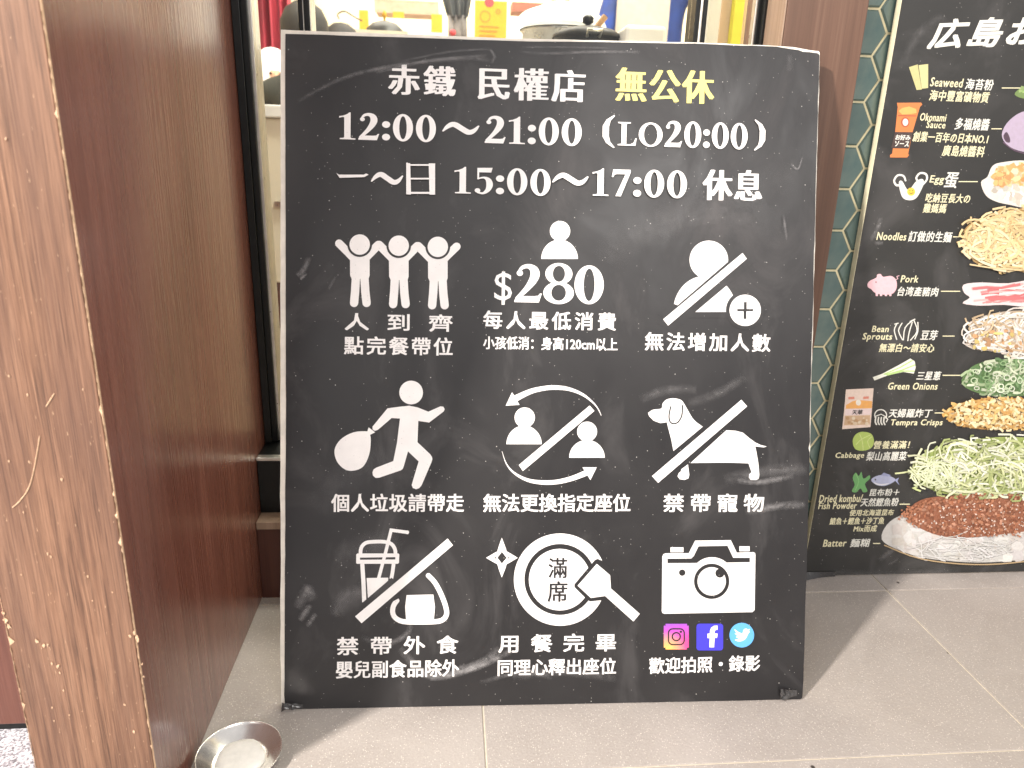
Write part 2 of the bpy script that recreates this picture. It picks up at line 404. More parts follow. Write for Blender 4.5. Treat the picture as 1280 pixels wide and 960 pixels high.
def numerals(pl, txt, x0, x1, yt, yb, m, gap=.09, pr=None, label=None, name='numerals', dip=0):
    a = pl.uv(x0, (yt+yb)/2); b = pl.uv(x1, (yt+yb)/2); t = pl.uv(x0, yt)[1]; bt = pl.uv(x0, yb)[1]
    Wt = sum(glyph(c)[0] for c in txt)+gap*(len(txt)-1); own = pr is None
    if own: pr = Print(pl)
    x = 0
    for c in txt:
        wd, loops = glyph(c)
        for lp in loops:
            q = [[(a[0]+(x+p[0])/Wt*(b[0]-a[0]), bt+p[1]*(t-bt)) for p in l] for l in lp]
            pr.lay += .1 if len(loops) > 4 else 1
            pr.poly(q, m, uv=True, up=False)
        x += wd+gap
    if own: return pr.done(name, label=label)

# ================================================================== FLOOR
floor = MB(); floor.box((-.40, -1.6, -.05), (2.2, 1.11, -.0016)); floor = floor.build('floor', M['grout'], kind='structure')
tm = MB(); tm.box((0, 0, -.010), (.6575, .3235, 0)); t0 = tm.build('tile', M['tile'], floor, bevel=.0007)
first = True
for i in range(-1, 3):
    for j in range(-6, 2):
        x = .0445+.6604*i+.0014; y = .631+.326*j+.0012
        if i == -1:   # cut tile beside the post
            continue
        if j == 1:
            continue
        if first: o = t0; first = False
        else: o = t0.copy(); C.objects.link(o)
        o.location = (x, y, random.uniform(-.0003, .0003))
def cut_tile(x0, x1, y0, y1): return box('tile', (x0, y0, -.010), (x1, y1, 0), M['tile'], floor, bevel=.0007)
for j in range(-6, 1): cut_tile(-.397, .0433, .6322+.326*j, .6322+.326*j+.3235)
for x0, x1 in ((-.397, .0433), (.0458, .7037), (.7063, 1.364), (1.3666, 2.02)): cut_tile(x0, x1, .9582, 1.10)
box('terrazzo_floor', (-2.6, -1.6, -.05), (-.402, 1.4, -.004), M['terrazzo'], kind='structure')
box('pavement', (-12, -12, -.12), (12, -1.61, -.006), M['terrazzo'], kind='structure')

# ================================================================== SHOPFRONT
post = empty('post', (-.36, .77, 0), label='brown wood veneered wing wall at the left, scuffed front edge and glossy side', cat='wall')
def child(o, par):
    o.parent = par; o.matrix_parent_inverse = par.matrix_basis.inverted() if False else Matrix.Translation(-par.location); return o
PX0, PX1, PY0, PY1 = -.385, -.2775, .577, 1.10
fp = box('front_panel', (PX0, PY0, .001), (PX1-.0012, PY0+.012, 2.7), M['post_front'], bevel=.0008); child(fp, post)
sp = box('side_panel', (PX1-.0011, PY0+.0006, .001), (PX1, PY1, 2.7), M['post_side'], bevel=.0006); child(sp, post)
co = box('core', (PX0+.002, PY0+.0125, .001), (PX1-.0013, PY1, 2.7), M['panel']); child(co, post)
# worn edge: broken veneer along both front corners, chips and scratches
def ragged(x, side, z0, z1, wmax, n, prob):
    m = MB(); z = z0
    rows = []
    while z < z1:
        wv = .0002+.0005*random.random()
        if random.random() < prob: wv += random.random()**2*wmax
        rows.append((z, wv)); z += (z1-z0)/n*random.uniform(.5, 1.5)
    vs = []; 
    for z, wv in rows:
        vs += [(x-side*wv, PY0-.0004, z), (x, PY0-.0012*random.random()-.0003, z), (x+side*.0004, PY0+.0010, z)]
    fs = []
    for i in range(len(rows)-1):
        b = i*3; fs += [(b, b+1, b+4, b+3), (b+1, b+2, b+5, b+4)]
    m.add(vs, fs); return m
er = MB(); a_ = ragged(PX1, 1, .0, 1.4, .0024, 420, .12); er.add(a_.v, a_.f); b_ = ragged(PX0, -1, .0, 1.2, .005, 300, .18); er.add(b_.v, b_.f)
for (px, py, s) in [(46, 800, 7), (55, 806, 6), (60, 805, 5), (7, 775, 8), (12, 782, 8), (5, 766, 6), (65, 828, 4), (73, 832, 6), (75, 840, 4), (168, 790, 6), (172, 796, 6), (163, 794, 5), (80, 862, 3), (66, 884, 3), (68, 900, 3), (87, 893, 3), (168, 914, 5), (12, 576, 3), (77, 598, 5), (37, 577, 3), (8, 174, 3), (12, 470, 3), (104, 487, 3), (35, 493, 3), (60, 691, 4), (64, 695, 4), (27, 718, 3), (116, 750, 3), (156, 880, 4), (178, 830, 4), (180, 845, 4), (173, 800, 5), (30, 640, 3), (110, 720, 3), (95, 656, 3), (141, 740, 3)]:
    c = hit_y(px, py, PY0)
    n = 9; r = s*.00030
    vs = [(c.x+r*random.uniform(.3, 1.5)*math.cos(6.283*k/n)*.7, PY0-.0005-.0006*random.random(), c.z+r*random.uniform(.3, 1.9)*math.sin(6.283*k/n)) for k in range(n)]+[(c.x, PY0-.0009, c.z)]
    er.add(vs, [(k, (k+1) % n, n) for k in range(n)])
for pts in ([(50, 545), (42, 590), (35, 612), (24, 627), (16, 634)], [(68, 492), (63, 500), (58, 508)]):
    cs = [hit_y(x, y, PY0) for x, y in catmull(pts, 5)]
    for p, q in zip(cs[:-1], cs[1:]): er.tube([(p.x, PY0-.0003, p.z), (q.x, PY0-.0003, q.z)], .0005, 4)
for k in range(170):   # tiny pale nicks following the grain
    x = random.uniform(PX0+.004, PX1-.004); z = random.uniform(.0, .75)**1.0; h = random.uniform(.001, .0045); ww = random.uniform(.0002, .0005)
    er.add([(x, PY0-.0003, z), (x+ww, PY0-.0003, z), (x+ww*.4, PY0-.0003, z+h)], [(0, 1, 2)])
er = er.build('worn_edge', M['chip'], label='splintered pale veneer along the front corners'); er['kind'] = 'stuff'; child(er, post)

dp = empty('door_panel', (-.7, .73, 0), label='dark brown door leaf set back at the far left of the post', cat='door')
q = box('leaf', (-1.6, .722, .008), (PX0-.0005, .75, 2.5), M['panel'], bevel=.0015); child(q, dp)
q = box('gap_shade', (-1.6, .728, -.0035), (PX0-.002, .76, .0065), M['black']); child(q, dp)  # black bar standing in for the shade in the gap under the leaf

front = empty('shop_window', (.07, .99, 0), label='black framed window above a dark wooden low wall, glowing kitchen behind it', cat='window')
WY = 1.065
XL, XR = -.2770, .4140
SZ = hit_y(335, 653, .972).z; RZ = hit_y(340, 562, 1.03).z
q = box('low_wall', (XL, .975, 0), (XR, 1.10, SZ-.0125), M['wallwood']); child(q, front)
q = box('sill', (XL, .972, SZ-.012), (XR, 1.10, SZ), M['trim'], bevel=.001); child(q, front)
d_ = ray(335, 641); RY = (SZ-.65)/d_.z*d_.y
q = box('rail_ledge', (XL, RY+.0105, RZ-.0058), (XR, WY+.04, RZ-.0012), M['black']); child(q, front)
q = box('bottom_rail', (XL, RY, SZ+.0003), (XR, WY+.04, RZ-.006), M['black'], bevel=.001); child(q, front)
q = box('rail_cap', (XL, RY-.002, RZ-.0055), (XR, RY+.010, RZ-.0002), M['seal'], bevel=.0008); child(q, front)
def upright(p0, p1, dy, mt, nm='mullion', z0=None):
    Y = WY+dy; q = box(nm, (max(XL, hit_y(p0, 0, Y).x), Y, RZ+.0005 if z0 is None else z0), (min(XR, hit_y(p1, 0, Y).x), WY+.04 if dy > -.03 else Y+.012, 2.4), mt, bevel=.001); child(q, front)
upright(270, 298.5, -.010, M['black'], 'jamb'); upright(299.2, 307.6, -.004, M['black'], 'jamb'); upright(308, 313.5, .002, M['seal'], 'glazing_bead')
upright(371.5, 377, 0, M['black']); upright(377.3, 378.6, -.002, M['seal'], 'glazing_bead'); upright(379, 385.3, 0, M['black']); upright(385.6, 387.4, .001, M['seal'], 'glazing_bead')
upright(871, 876.5, 0, M['black']); upright(876.9, 880.2, -.002, M['seal'], 'glazing_bead'); upright(880.6, 886, 0, M['black'])
upright(945.4, 948.6, -.034, M['seal'], 'glazing_bead'); upright(949, 954.2, -.036, M['black'], 'jamb'); upright(954.6, 956.3, -.038, M['seal'], 'glazing_bead'); upright(956.5, 975, -.045, M['black'], 'jamb')
q = box('head_rail', (XL, WY-.005, 2.4005), (XR, WY+.04, 2.48), M['black']); child(q, front)
for p0, p1 in ((313.8, 371), (388, 870.5), (886.5, 945)):
    q = box('pane', (hit_y(p0, 0, WY).x, WY+.018, RZ+.0005), (hit_y(p1, 0, WY).x, WY+.022, 2.399), M['glass']); child(q, front)

col_ = empty('column', (.46, 1.0, 0), label='brown wood veneered column right of the window, hidden below by the notice board', cat='column')
q = box('reveal_panel', (.4145, .9656, 0), (.4165, 1.03, 2.7), M['trim'], bevel=.0006); child(q, col_)
q = box('veneer_panel', (.4170, .965, 0), (.5215, 1.10, 2.7), M['column'], bevel=.0012); child(q, col_)

# ---- hexagon tile wall
hw = empty('tile_wall', (.7, 1.03, 0), label='teal hexagon tiled wall with cream grout beside the column', cat='wall')
q = box('grout_bed', (.5220, 1.0185, 0), (1.5, 1.10, 2.7), M['hexgrout']); child(q, hw)
SH = .0332; HH = SH*math.sqrt(3)     # hexagon side and height (measured from the grout rhythm)
hx = MB(); g = .0017; S2 = SH-g
top = [( (S2-.0022)*math.cos(R_(60*k)), -.0, (S2-.0022)*math.sin(R_(60*k))) for k in range(6)]
b1 = [(S2*math.cos(R_(60*k)), .0022, S2*math.sin(R_(60*k))) for k in range(6)]; b2 = [(x, .006, z) for x, y, z in b1]
hx.add(top+b1+b2, [tuple(range(6))]+[(k, k+6, (k+1) % 6+6, (k+1) % 6) for k in range(6)]+[(k+6, k+12, (k+1) % 6+12, (k+1) % 6+6) for k in range(6)])
hx0 = None
vx = .5655   # x of the left vertices of the zig-zag = right end of a flat side
for ci in range(0, 4):
    for ri in range(0, 32):
        cx = vx-SH/2+ci*1.5*SH; cz = .7897-HH/2+(.5*HH if ci % 2 else 0)+(ri-13)*HH
        if cz < .02 or cz > 1.15 or cx-SH < .50: continue
        if hx0 is None: hx0 = hx.build('hexagon_tile', M['glaze']); o = hx0
        else: o = hx0.copy(); C.objects.link(o)
        o.parent = hw; o.location = (cx-.7, 1.0155-1.03+random.uniform(-.0003, .0003), cz); o.rotation_euler = (random.uniform(-.012, .012), 0, random.uniform(-.012, .012))

# ================================================================== NOTICE BOARD
BX, BY, BW, BH, LEAN, YB = -.1971, .7391, .6454, .809, .2696, -.0237
ex = Vector((math.cos(YB), math.sin(YB), 0)); nn_ = Vector((-math.sin(YB), math.cos(YB), 0)); ez = nn_*math.sin(LEAN)+Vector((0, 0, math.cos(LEAN)))
nb = empty('notice_board', (0, 0, 0), label='big black notice board with white rules and pictograms leaning on the shop window', cat='sign')
BP = Plane((BX, BY, 0), ex, ez, nb, .0004)
nf = BP.n
def slab(pl, pts, d0, d1, name, mt, **k):
    "a sheet with the traced outline (picture frame), from d0 in front to d1 behind the plane"
    uv = [pl.uv(*p) for p in pts]; n = len(uv)
    vs = [pl.O+pl.ex*u+pl.ez*max(v, .0005)+pl.n*d for d in (d0, d1) for u, v in uv]
    tri = tessellate_polygon([[Vector((u, v, 0)) for u, v in uv]]); fs = []
    for t in tri:
        a, b, c = (vs[i] for i in t); ok = (b-a).cross(c-a).dot(pl.n) > 0
        fs.append(t if ok else t[::-1]); tb = tuple(i+n for i in t); fs.append(tb[::-1] if ok else tb)
    fs += [(i, (i+1) % n, (i+1) % n+n, i+n) for i in range(n)]
    m_ = MB(); m_.add(vs, fs); o = m_.build(name, mt, pl.parent, **k)
    bm = bmesh.new(); bm.from_mesh(o.data); bmesh.ops.recalc_face_normals(bm, faces=bm.faces); bm.to_mesh(o.data); bm.free()
    return o
def edge(a, b, n, amp, bend=0):
    return [(a[0]+(b[0]-a[0])*i/n+random.uniform(-amp, amp), a[1]+(b[1]-a[1])*i/n+random.uniform(-amp, amp)+bend*math.sin(math.pi*i/n)) for i in range(n)]
face_o = edge((357, 42), (640, 51.2), 12, .25)+edge((640, 51.2), (868, 54.3), 10, .35)+edge((868, 54.3), (985, 59), 8, .3)+[(990, 61.5), (998, 62.5), (1004, 64.8), (1012, 65.2), (1022, 66.5), (1024, 68)] \
    + edge((1024, 70), (1018, 300), 16, .35)+edge((1018, 300), (1012, 540), 16, .45)+[(1012.5, 552), (1010.5, 560), (1012, 566)]+edge((1012, 575), (1004, 868), 16, .4)+[(1003, 872)]\
    + edge((1000, 874), (600, 882.5), 20, .25)+edge((600, 882.5), (372, 886.5), 10, .3)+[(362, 886.5), (357, 884), (356, 878)]+edge((355.5, 868), (357.5, 480), 20, .3)+edge((357.5, 480), (356.5, 60), 18, .25)
face = slab(BP, face_o, 0, -.0012, 'face_sheet', M['board'])
back_o = edge((350.5, 36.5), (640, 47.2), 14, .3)+edge((640, 47.2), (860, 52.2), 10, .3)+edge((860, 52.2), (985, 57.2), 8, .4)+[(992, 58.2), (1003, 60.2), (1014, 62.2), (1024.4, 63.4), (1025.4, 66)]\
    + edge((1025.2, 80), (1013, 560), 30, .45)+edge((1013, 560), (1001.5, 872), 20, .4)+[(1000, 876)]+edge((990, 875.5), (600, 885), 14, .3)+edge((600, 885), (364, 889.6), 12, .3)+[(356, 888), (351.5, 886)]\
    + edge((350.5, 880), (350, 600), 14, .5)+edge((350, 600), (350.2, 300), 14, .3)+edge((350.2, 300), (350.5, 60), 12, .25)
backing = slab(BP, back_o, -.0014, -.0095, 'backing', M['foam'])

W_ = M['white']; D_ = M['board']; BPn = BP
def dk(pr, loops): pr.poly(loops, D_)
# headings
lettering(BP, '赤鐵', 485, 570, 80, 118, W_, .014, 1.22, dup=.042, name='heading')
lettering(BP, '民權店', 597, 732, 83, 124, W_, .014, 1.15, dup=.042, name='heading')
lettering(BP, '無公休', 769, 893, 84, 126, M['yellow'], .010, 1.12, dup=.040, name='heading', label='yellow heading characters')
hours = Print(BP)
numerals(BP, '12:00', 424, 545, 140.5, 174, W_, pr=hours); numerals(BP, '~', 553, 599, 144, 177, W_, pr=hours); numerals(BP, '21:00', 606, 727, 145, 179, W_, pr=hours)
numerals(BP, '(', 753, 767, 147, 181, W_, pr=hours); numerals(BP, 'LO20:00', 772, 934, 149.5, 182, W_, .07, pr=hours); numerals(BP, ')', 942, 956, 153, 185, W_, pr=hours)
numerals(BP, '~', 464, 504, 207, 240, W_, pr=hours); numerals(BP, '15:00', 568, 688, 209, 242, W_, pr=hours); numerals(BP, '~', 690, 735, 208, 241, W_, pr=hours); numerals(BP, '17:00', 740, 858, 211, 245, W_, pr=hours)
hours.poly([[(421, 217), (424, 219), (455, 219), (458, 217.5), (461, 219), (456, 222), (425, 223)]], W_)
for q in ([(508, 204), (513, 205), (514, 244), (508, 243.5)], [(536, 205), (544, 205), (544, 244), (537, 244)], [(513, 206), (540, 206), (540, 208), (513, 208)], [(513, 223), (538, 223), (538, 225), (513, 225)], [(513, 240.5), (540, 240.5), (540, 243), (513, 243)]): hours.poly([q], W_)
hours.done('opening_hours', kind='stuff')
lettering(BP, '休息', 878, 953, 211, 250, W_, .014, 1.12, dup=.042, name='heading')
# captions
CAP = [('人到齊', 431, 566, 391, 413, 2.33), ('點完餐帶位', 430, 566, 420, 443, 1.2), ('每人最低消費', 604, 770, 388, 411, 1.3), ('小孩低消：身高120cm以上', 604, 772, 420, 436.5, 1.0),
       ('無法增加人數', 806, 963, 415, 438, 1.2), ('個人垃圾請帶走', 414, 580, 617, 640, 1.04), ('無法更換指定座位', 604, 788, 617, 640, 1.0), ('禁帶寵物', 829, 955, 617, 640, 1.5),
       ('禁帶外食', 421, 573, 796, 819, 1.95), ('嬰兒副食品除外', 420, 574, 826, 848, 1.0), ('用餐完畢', 623, 770, 793, 816, 1.9), ('同理心釋出座位', 622, 770, 824, 845, 1.0)]
for t, x0, x1, yt, yb, tr_ in CAP: lettering(BP, t, x0, x1, yt, yb, W_, .022 if len(t) < 10 else .022, tr_, name='caption')
lettering(BP, '歡迎拍照・錄影', 811, 950, 822, 842.5, W_, .022, 1.0, name='caption', right=828.5)

# pictograms (coordinates read off enlargements of the sign)
p = Print(BP, 400, 260, 4.8)
for i in range(3):
    dx, dy = 234*i, 7*i
    body = [(180+dx, 290+dy), (200+dx, 280+dy), (278+dx, 280+dy), (298+dx, 290+dy), (298+dx, 405+dy), (292+dx, 425+dy), (190+dx, 425+dy), (181+dx, 405+dy)]
    p.poly([body], W_)
    if i == 0: p.strokes([(115, 213), (170, 268), (205, 305)], W_, 48)
    else: p.strokes([(355+dx-234, 222+dy-7), (395+dx-234, 262+dy-7), (442+dx-234, 310+dy-7)], W_, 50)
    if i == 2: p.strokes([(820, 232), (775, 275), (740, 310)], W_, 48)
    else: p.strokes([(350+dx, 222+dy), (310+dx, 262+dy), (268+dx, 305+dy)], W_, 50)
    p.strokes([(216+dx, 415+dy), (211+dx, 500+dy), (205+dx, 570+dy)], W_, 50); p.strokes([(267+dx, 415+dy), (272+dx, 500+dy), (280+dx, 570+dy)], W_, 50)
for i in range(3): p.poly([circle(239+234*i, 220+7*i, 74)], D_); p.poly([circle(239+234*i, 220+7*i, 61)], W_)
p.done('pictogram', label='three white figures holding up joined hands')
def bust(p, cx, cy, r, bx, by, rx, ry):
    p.poly([circle(cx, cy, r)], W_); p.poly([circle(bx, by, rx, ry, 30, 180, 360)], W_)
p = Print(BP, 590, 260, 4.8); bust(p, 528, 139, 61, 525, 306, 110, 116)
lettering(BP, '$', 590+134/4.8, 590+240/4.8, 260+380/4.8, 260+580/4.8, W_, 0, pr=p)
numerals(BP, '2', 590+255/4.8, 590+420/4.8, 260+338/4.8, 260+565/4.8, W_, pr=p); numerals(BP, '8', 590+428/4.8, 590+612/4.8, 260+332/4.8, 260+572/4.8, W_, pr=p); numerals(BP, '0', 590+614/4.8, 590+790/4.8, 260+346/4.8, 260+573/4.8, W_, pr=p)
p.done('pictogram', label='white bust above the price $280')
p = Print(BP, 790, 260, 4.8)
p.poly([circle(436, 624, 190, 216, 40, 180, 360)], W_); p.poly([circle(460, 312, 116)], W_)
p.poly([[(150, 690), (660, 250), (740, 320), (235, 745)]], D_); p.poly([[(150, 640), (250, 575), (370, 622), (300, 700)]], D_)
p.poly([[(180, 625), (640, 625), (640, 660), (180, 660)]], D_)
p.poly([[(186, 668), (662, 270), (688, 305), (216, 706)]], W_); p.poly([circle(678, 614, 116)], D_); p.poly([circle(678, 614, 94)], W_)
p.poly([[(630, 606), (670, 606), (670, 564), (687, 564), (687, 606), (725, 606), (725, 620), (685, 620), (685, 666), (668, 666), (668, 620), (630, 620)]], M['board'])
p.done('pictogram', label='white bust struck through beside a plus sign')
p = Print(BP, 400, 460, 4.8); p.poly([circle(547, 147, 71)], W_)
p.poly([[(405, 242), (470, 233), (535, 226), (585, 236), (650, 262), (722, 230), (740, 232), (748, 246), (743, 260), (655, 327), (590, 317), (585, 445), (662, 518), (672, 533), (674, 548), (670, 562), (610, 703), (596, 720), (577, 727), (558, 720), (550, 702), (592, 560), (528, 500), (502, 592), (496, 606), (484, 614), (355, 658), (334, 659), (318, 645), (315, 625), (322, 608), (337, 598), (440, 558), (462, 450), (480, 303), (430, 300), (347, 371), (330, 377), (316, 368), (315, 352)]], W_)
p.poly([catmull([(285, 380), (200, 386), (125, 428), (88, 490), (102, 560), (150, 608), (205, 615), (260, 590), (295, 520), (305, 440), (300, 398)], 4, True)], W_)
p.poly([[(292, 356), (318, 375), (331, 386), (302, 400), (282, 388)]], W_); p.done('pictogram', label='white walking figure carrying a rubbish bag')
p = Print(BP, 590, 460, 4.8)
p.strokes([(262, 182, 38), (350, 141, 31), (430, 122, 28), (500, 117, 27), (580, 126, 22), (660, 157, 16), (720, 202, 10), (755, 243, 6), (775, 285, 3)], W_, sm=4); p.poly([[(240, 145), (202, 226), (285, 221), (262, 180)]], W_)
p.strokes([(180, 500, 2), (205, 572, 6), (250, 627, 12), (330, 671, 20), (420, 686, 26), (510, 683, 28), (600, 662, 30), (682, 630, 34)], W_, sm=4); p.poly([[(662, 595), (748, 595), (710, 672), (688, 636)]], W_)
bust(p, 316, 297, 61, 312, 457, 106, 112); bust(p, 690, 381, 60, 689, 538, 107, 107); p.poly([[(280, 582), (705, 225), (734, 257), (305, 618)]], W_)
p.done('pictogram', label='two white busts changing places struck through')
p = Print(BP, 790, 460, 4.8)
p.poly([catmull([(95, 270), (125, 250), (175, 243), (182, 215), (205, 190), (245, 181), (285, 188), (305, 203), (330, 245), (362, 300), (393, 332)], 3)[:-1]+[(424, 352), (248, 498), (235, 430), (222, 380), (208, 325), (170, 331), (130, 316), (103, 290)]], W_)
p.strokes([(232, 232), (222, 280), (226, 318), (246, 334), (275, 325), (298, 285), (302, 225)], D_, 8, sm=4)
p.poly([[(565, 373), (620, 376), (665, 388), (700, 418), (740, 447), (775, 463), (808, 470), (790, 476), (738, 470), (745, 500), (757, 570), (763, 640), (760, 662), (745, 672), (712, 671), (700, 657), (702, 637), (716, 625), (698, 572), (600, 568), (500, 568), (350, 570)]], W_)
p.poly([[(335, 577), (343, 640), (338, 662), (315, 671), (285, 667), (272, 648), (280, 630), (292, 620), (295, 607)]], W_); p.poly([[(119, 648), (655, 190), (690, 230), (156, 689)]], W_)
p.done('pictogram', label='white long-eared dog struck through')
p = Print(BP, 400, 650, 4.8)
p.strokes([(243, 206), (248, 165), (275, 137), (320, 130), (385, 130), (428, 143), (450, 175), (453, 206)], W_, 22, sm=3)
p.poly([[(225, 200), (470, 200), (476, 206), (474, 255), (468, 262), (222, 262), (217, 256), (218, 206)]], W_); p.poly([[(240, 225), (452, 222), (452, 236), (240, 238)]], D_)
p.strokes([(254, 262), (261, 370), (266, 492)], W_, 25, caps=False); p.strokes([(442, 262), (436, 310), (428, 352)], W_, 22, caps=False)
p.poly([[(280, 347), (410, 345), (408, 370), (288, 468)]], W_)
p.strokes([(525, 73), (427, 60), (395, 190), (352, 350)], W_, 20, caps=False); p.poly([circle(524, 73, 11)], W_)
p.strokes([(650, 332), (690, 375), (725, 440), (752, 510), (760, 560), (742, 593), (700, 608), (600, 611), (500, 608), (452, 585), (436, 550), (442, 512), (462, 482)], W_, 30, sm=3)
p.poly([[(520, 449), (680, 446), (690, 520), (683, 600), (517, 600), (511, 520)]], W_)
p.poly([[(255, 495), (430, 345), (470, 380), (470, 470), (300, 560)]], D_)
p.poly([[(211, 577), (766, 110), (798, 150), (250, 618)]], W_); p.done('pictogram', label='white drink cup and rice ball struck through')
p = Print(BP, 600, 650, 4.8)
p.poly([circle(480, 357, 277, n=64)], W_); p.poly([circle(479, 356, 213, n=56)], D_); p.poly([circle(478, 357, 185, n=56)], W_)
sp_ = [(700, 262), (780, 330), (785, 410), (750, 455), (665, 467), (585, 393)]
p.poly([[(704, 232), (735, 245), (830, 330), (830, 500), (735, 480), (660, 488), (645, 480), (566, 402), (566, 385), (688, 240)]], D_)
p.poly([[(700, 262), (780, 330), (785, 410), (958, 562), (920, 608), (750, 455), (665, 467), (585, 393)]], W_)
p.strokes([(131, 132), (114, 195), (60, 226), (114, 256), (131, 318), (150, 256), (203, 226), (150, 195)], W_, 24, closed=True, sm=2)
p.poly([[(114, 195), (131, 170), (150, 195), (170, 226), (150, 256), (131, 282), (114, 256), (94, 226)]], W_); p.poly([[(131, 190), (160, 226), (131, 260), (104, 226)]], D_)
lettering(BP, '滿', 600+410/4.8, 600+523/4.8, 650+226/4.8, 650+348/4.8, D_, .014, pr=p); lettering(BP, '席', 600+406/4.8, 600+524/4.8, 650+366/4.8, 650+490/4.8, D_, .014, pr=p)
p.done('pictogram', label='white plate being scraped clean with a spatula')
p = Print(BP, 790, 650, 4.8)
p.poly([[(181, 218), (188, 204), (202, 199), (340, 198), (378, 123), (592, 120), (628, 195), (728, 192), (738, 198), (740, 210), (735, 540), (722, 552), (195, 562), (182, 558), (178, 545)]], W_)
p.poly([[(230, 163), (308, 163), (308, 193), (230, 193)]], W_); p.poly([[(643, 157), (705, 157), (705, 187), (643, 187)]], W_)
p.poly([[(212, 232), (355, 230), (370, 215), (398, 157), (572, 154), (606, 226), (706, 226), (706, 252), (600, 254), (385, 257), (212, 258)]], D_)
p.poly([circle(479, 355, 133, n=48)], W_); p.poly([circle(477, 367, 106, n=48)], D_); p.poly([circle(477, 367, 85, n=48)], W_); p.poly([circle(526, 318, 27)], D_); p.poly([circle(300, 315, 19)], D_)
p.done('pictogram', label='white camera')
def rrect(x0, y0, x1, y1, r, n=5):
    o = []
    for cx, cy, a in ((x1-r, y0+r, -90), (x1-r, y1-r, 0), (x0+r, y1-r, 90), (x0+r, y0+r, 180)):
        for k in range(n+1): o.append((cx+r*math.cos(R_(a+90*k/n)), cy+r*math.sin(R_(a+90*k/n))))
    return o
p = Print(BP, 790, 650, 4.8)    # first logo: gradient square, printed colours
G_ = 14; rr = rrect(190, 622, 340, 776, 30)
def gcol(x, y):
    u = (x-190)/150; v = (y-622)/154
    c = Vector((.34, .08, .62)).lerp(Vector((.80, .06, .28)), min(1, v*1.3+u*.1)); 
    d = math.hypot(u-.15, v-1.05); return tuple(c.lerp(Vector((.95, .62, .10)), max(0, 1-d/.75)**.9))
p._m(M['tint']); p.lay += 1
for i in range(G_):
    for j in range(G_):
        x0, x1 = 190+150*i/G_, 190+150*(i+1)/G_; y0, y1 = 622+154*j/G_, 622+154*(j+1)/G_
        if (i in (0, G_-1)) and (j in (0, G_-1)): continue
        pts = [(x0, y0), (x1, y0), (x1, y1), (x0, y1)]; vs = []
        for x, y in pts:
            u, v = p.local(x, y); vs.append(BP.O+BP.ex*u+BP.ez*v+BP.n*(BP.lift+p.lay*4e-5))
        b = len(p.mb.v); p.mb.v += [tuple(v) for v in vs]; p.mb.f.append((b+3, b+2, b+1, b)); p.mb.m.append(p.mb.mi); p.mb.c += [gcol(x, y) for x, y in pts]
p.strokes(rrect(218, 652, 313, 747, 26), D_, 8, closed=True); p.strokes(circle(265, 699, 24, n=24), D_, 8, closed=True); p.poly([circle(292, 670, 7, n=12)], D_)
p.done('logo', label='gradient square camera logo')
p = Print(BP, 790, 650, 4.8); p.poly([rrect(386, 621, 546, 782, 18)], M['blue'])
p.poly([[(463, 763), (465, 708), (452, 708), (452, 681), (466, 680), (467, 662), (474, 645), (490, 634), (512, 632), (513, 658), (502, 659), (496, 666), (495, 680), (513, 680), (510, 706), (495, 707), (492, 763)]], W_); p.done('logo', label='blue square logo with a white letter f')
p = Print(BP, 790, 650, 4.8); p.poly([circle(658, 690, 74)], M['sky'])
p.poly([catmull([(616, 718), (638, 712), (622, 700), (634, 696), (614, 680), (626, 680), (613, 654), (640, 672), (662, 678), (668, 658), (684, 650), (695, 656), (706, 652), (700, 666), (706, 670), (696, 682), (684, 708), (662, 724), (636, 728)], 3, True)], W_); p.done('logo', label='light blue round logo with a white bird')

# worn marks on the face
def smear(pl, pts, wd, name='rub_mark', a=1.):
    pts = catmull([tuple(q) for q in pts], 5); mb = MB(); n = len(pts); vs = []; cs = []
    for i, q in enumerate(pts):
        q0 = pts[max(0, i-1)]; q1 = pts[min(n-1, i+1)]; dx, dy = q1[0]-q0[0], q1[1]-q0[1]; l = math.hypot(dx, dy) or 1
        e = math.sin(math.pi*min(1, max(0, (i+.3)/(n-.4))))**.6*a
        for s_, al in ((-1, 0), (0, e), (1, 0)):
            u, v = pl.uv(q[0]-dy/l*wd/2*s_, q[1]+dx/l*wd/2*s_); vs.append(pl.O+pl.ex*u+pl.ez*v+pl.n*(.0018+.0002*(len(SM) % 9))); cs.append((al, al, al))
    fs = []
    for i in range(n-1): fs += [(3*i, 3*i+1, 3*i+4, 3*i+3), (3*i+1, 3*i+2, 3*i+5, 3*i+4)]
    SM.append((vs, fs, cs))
SM = []
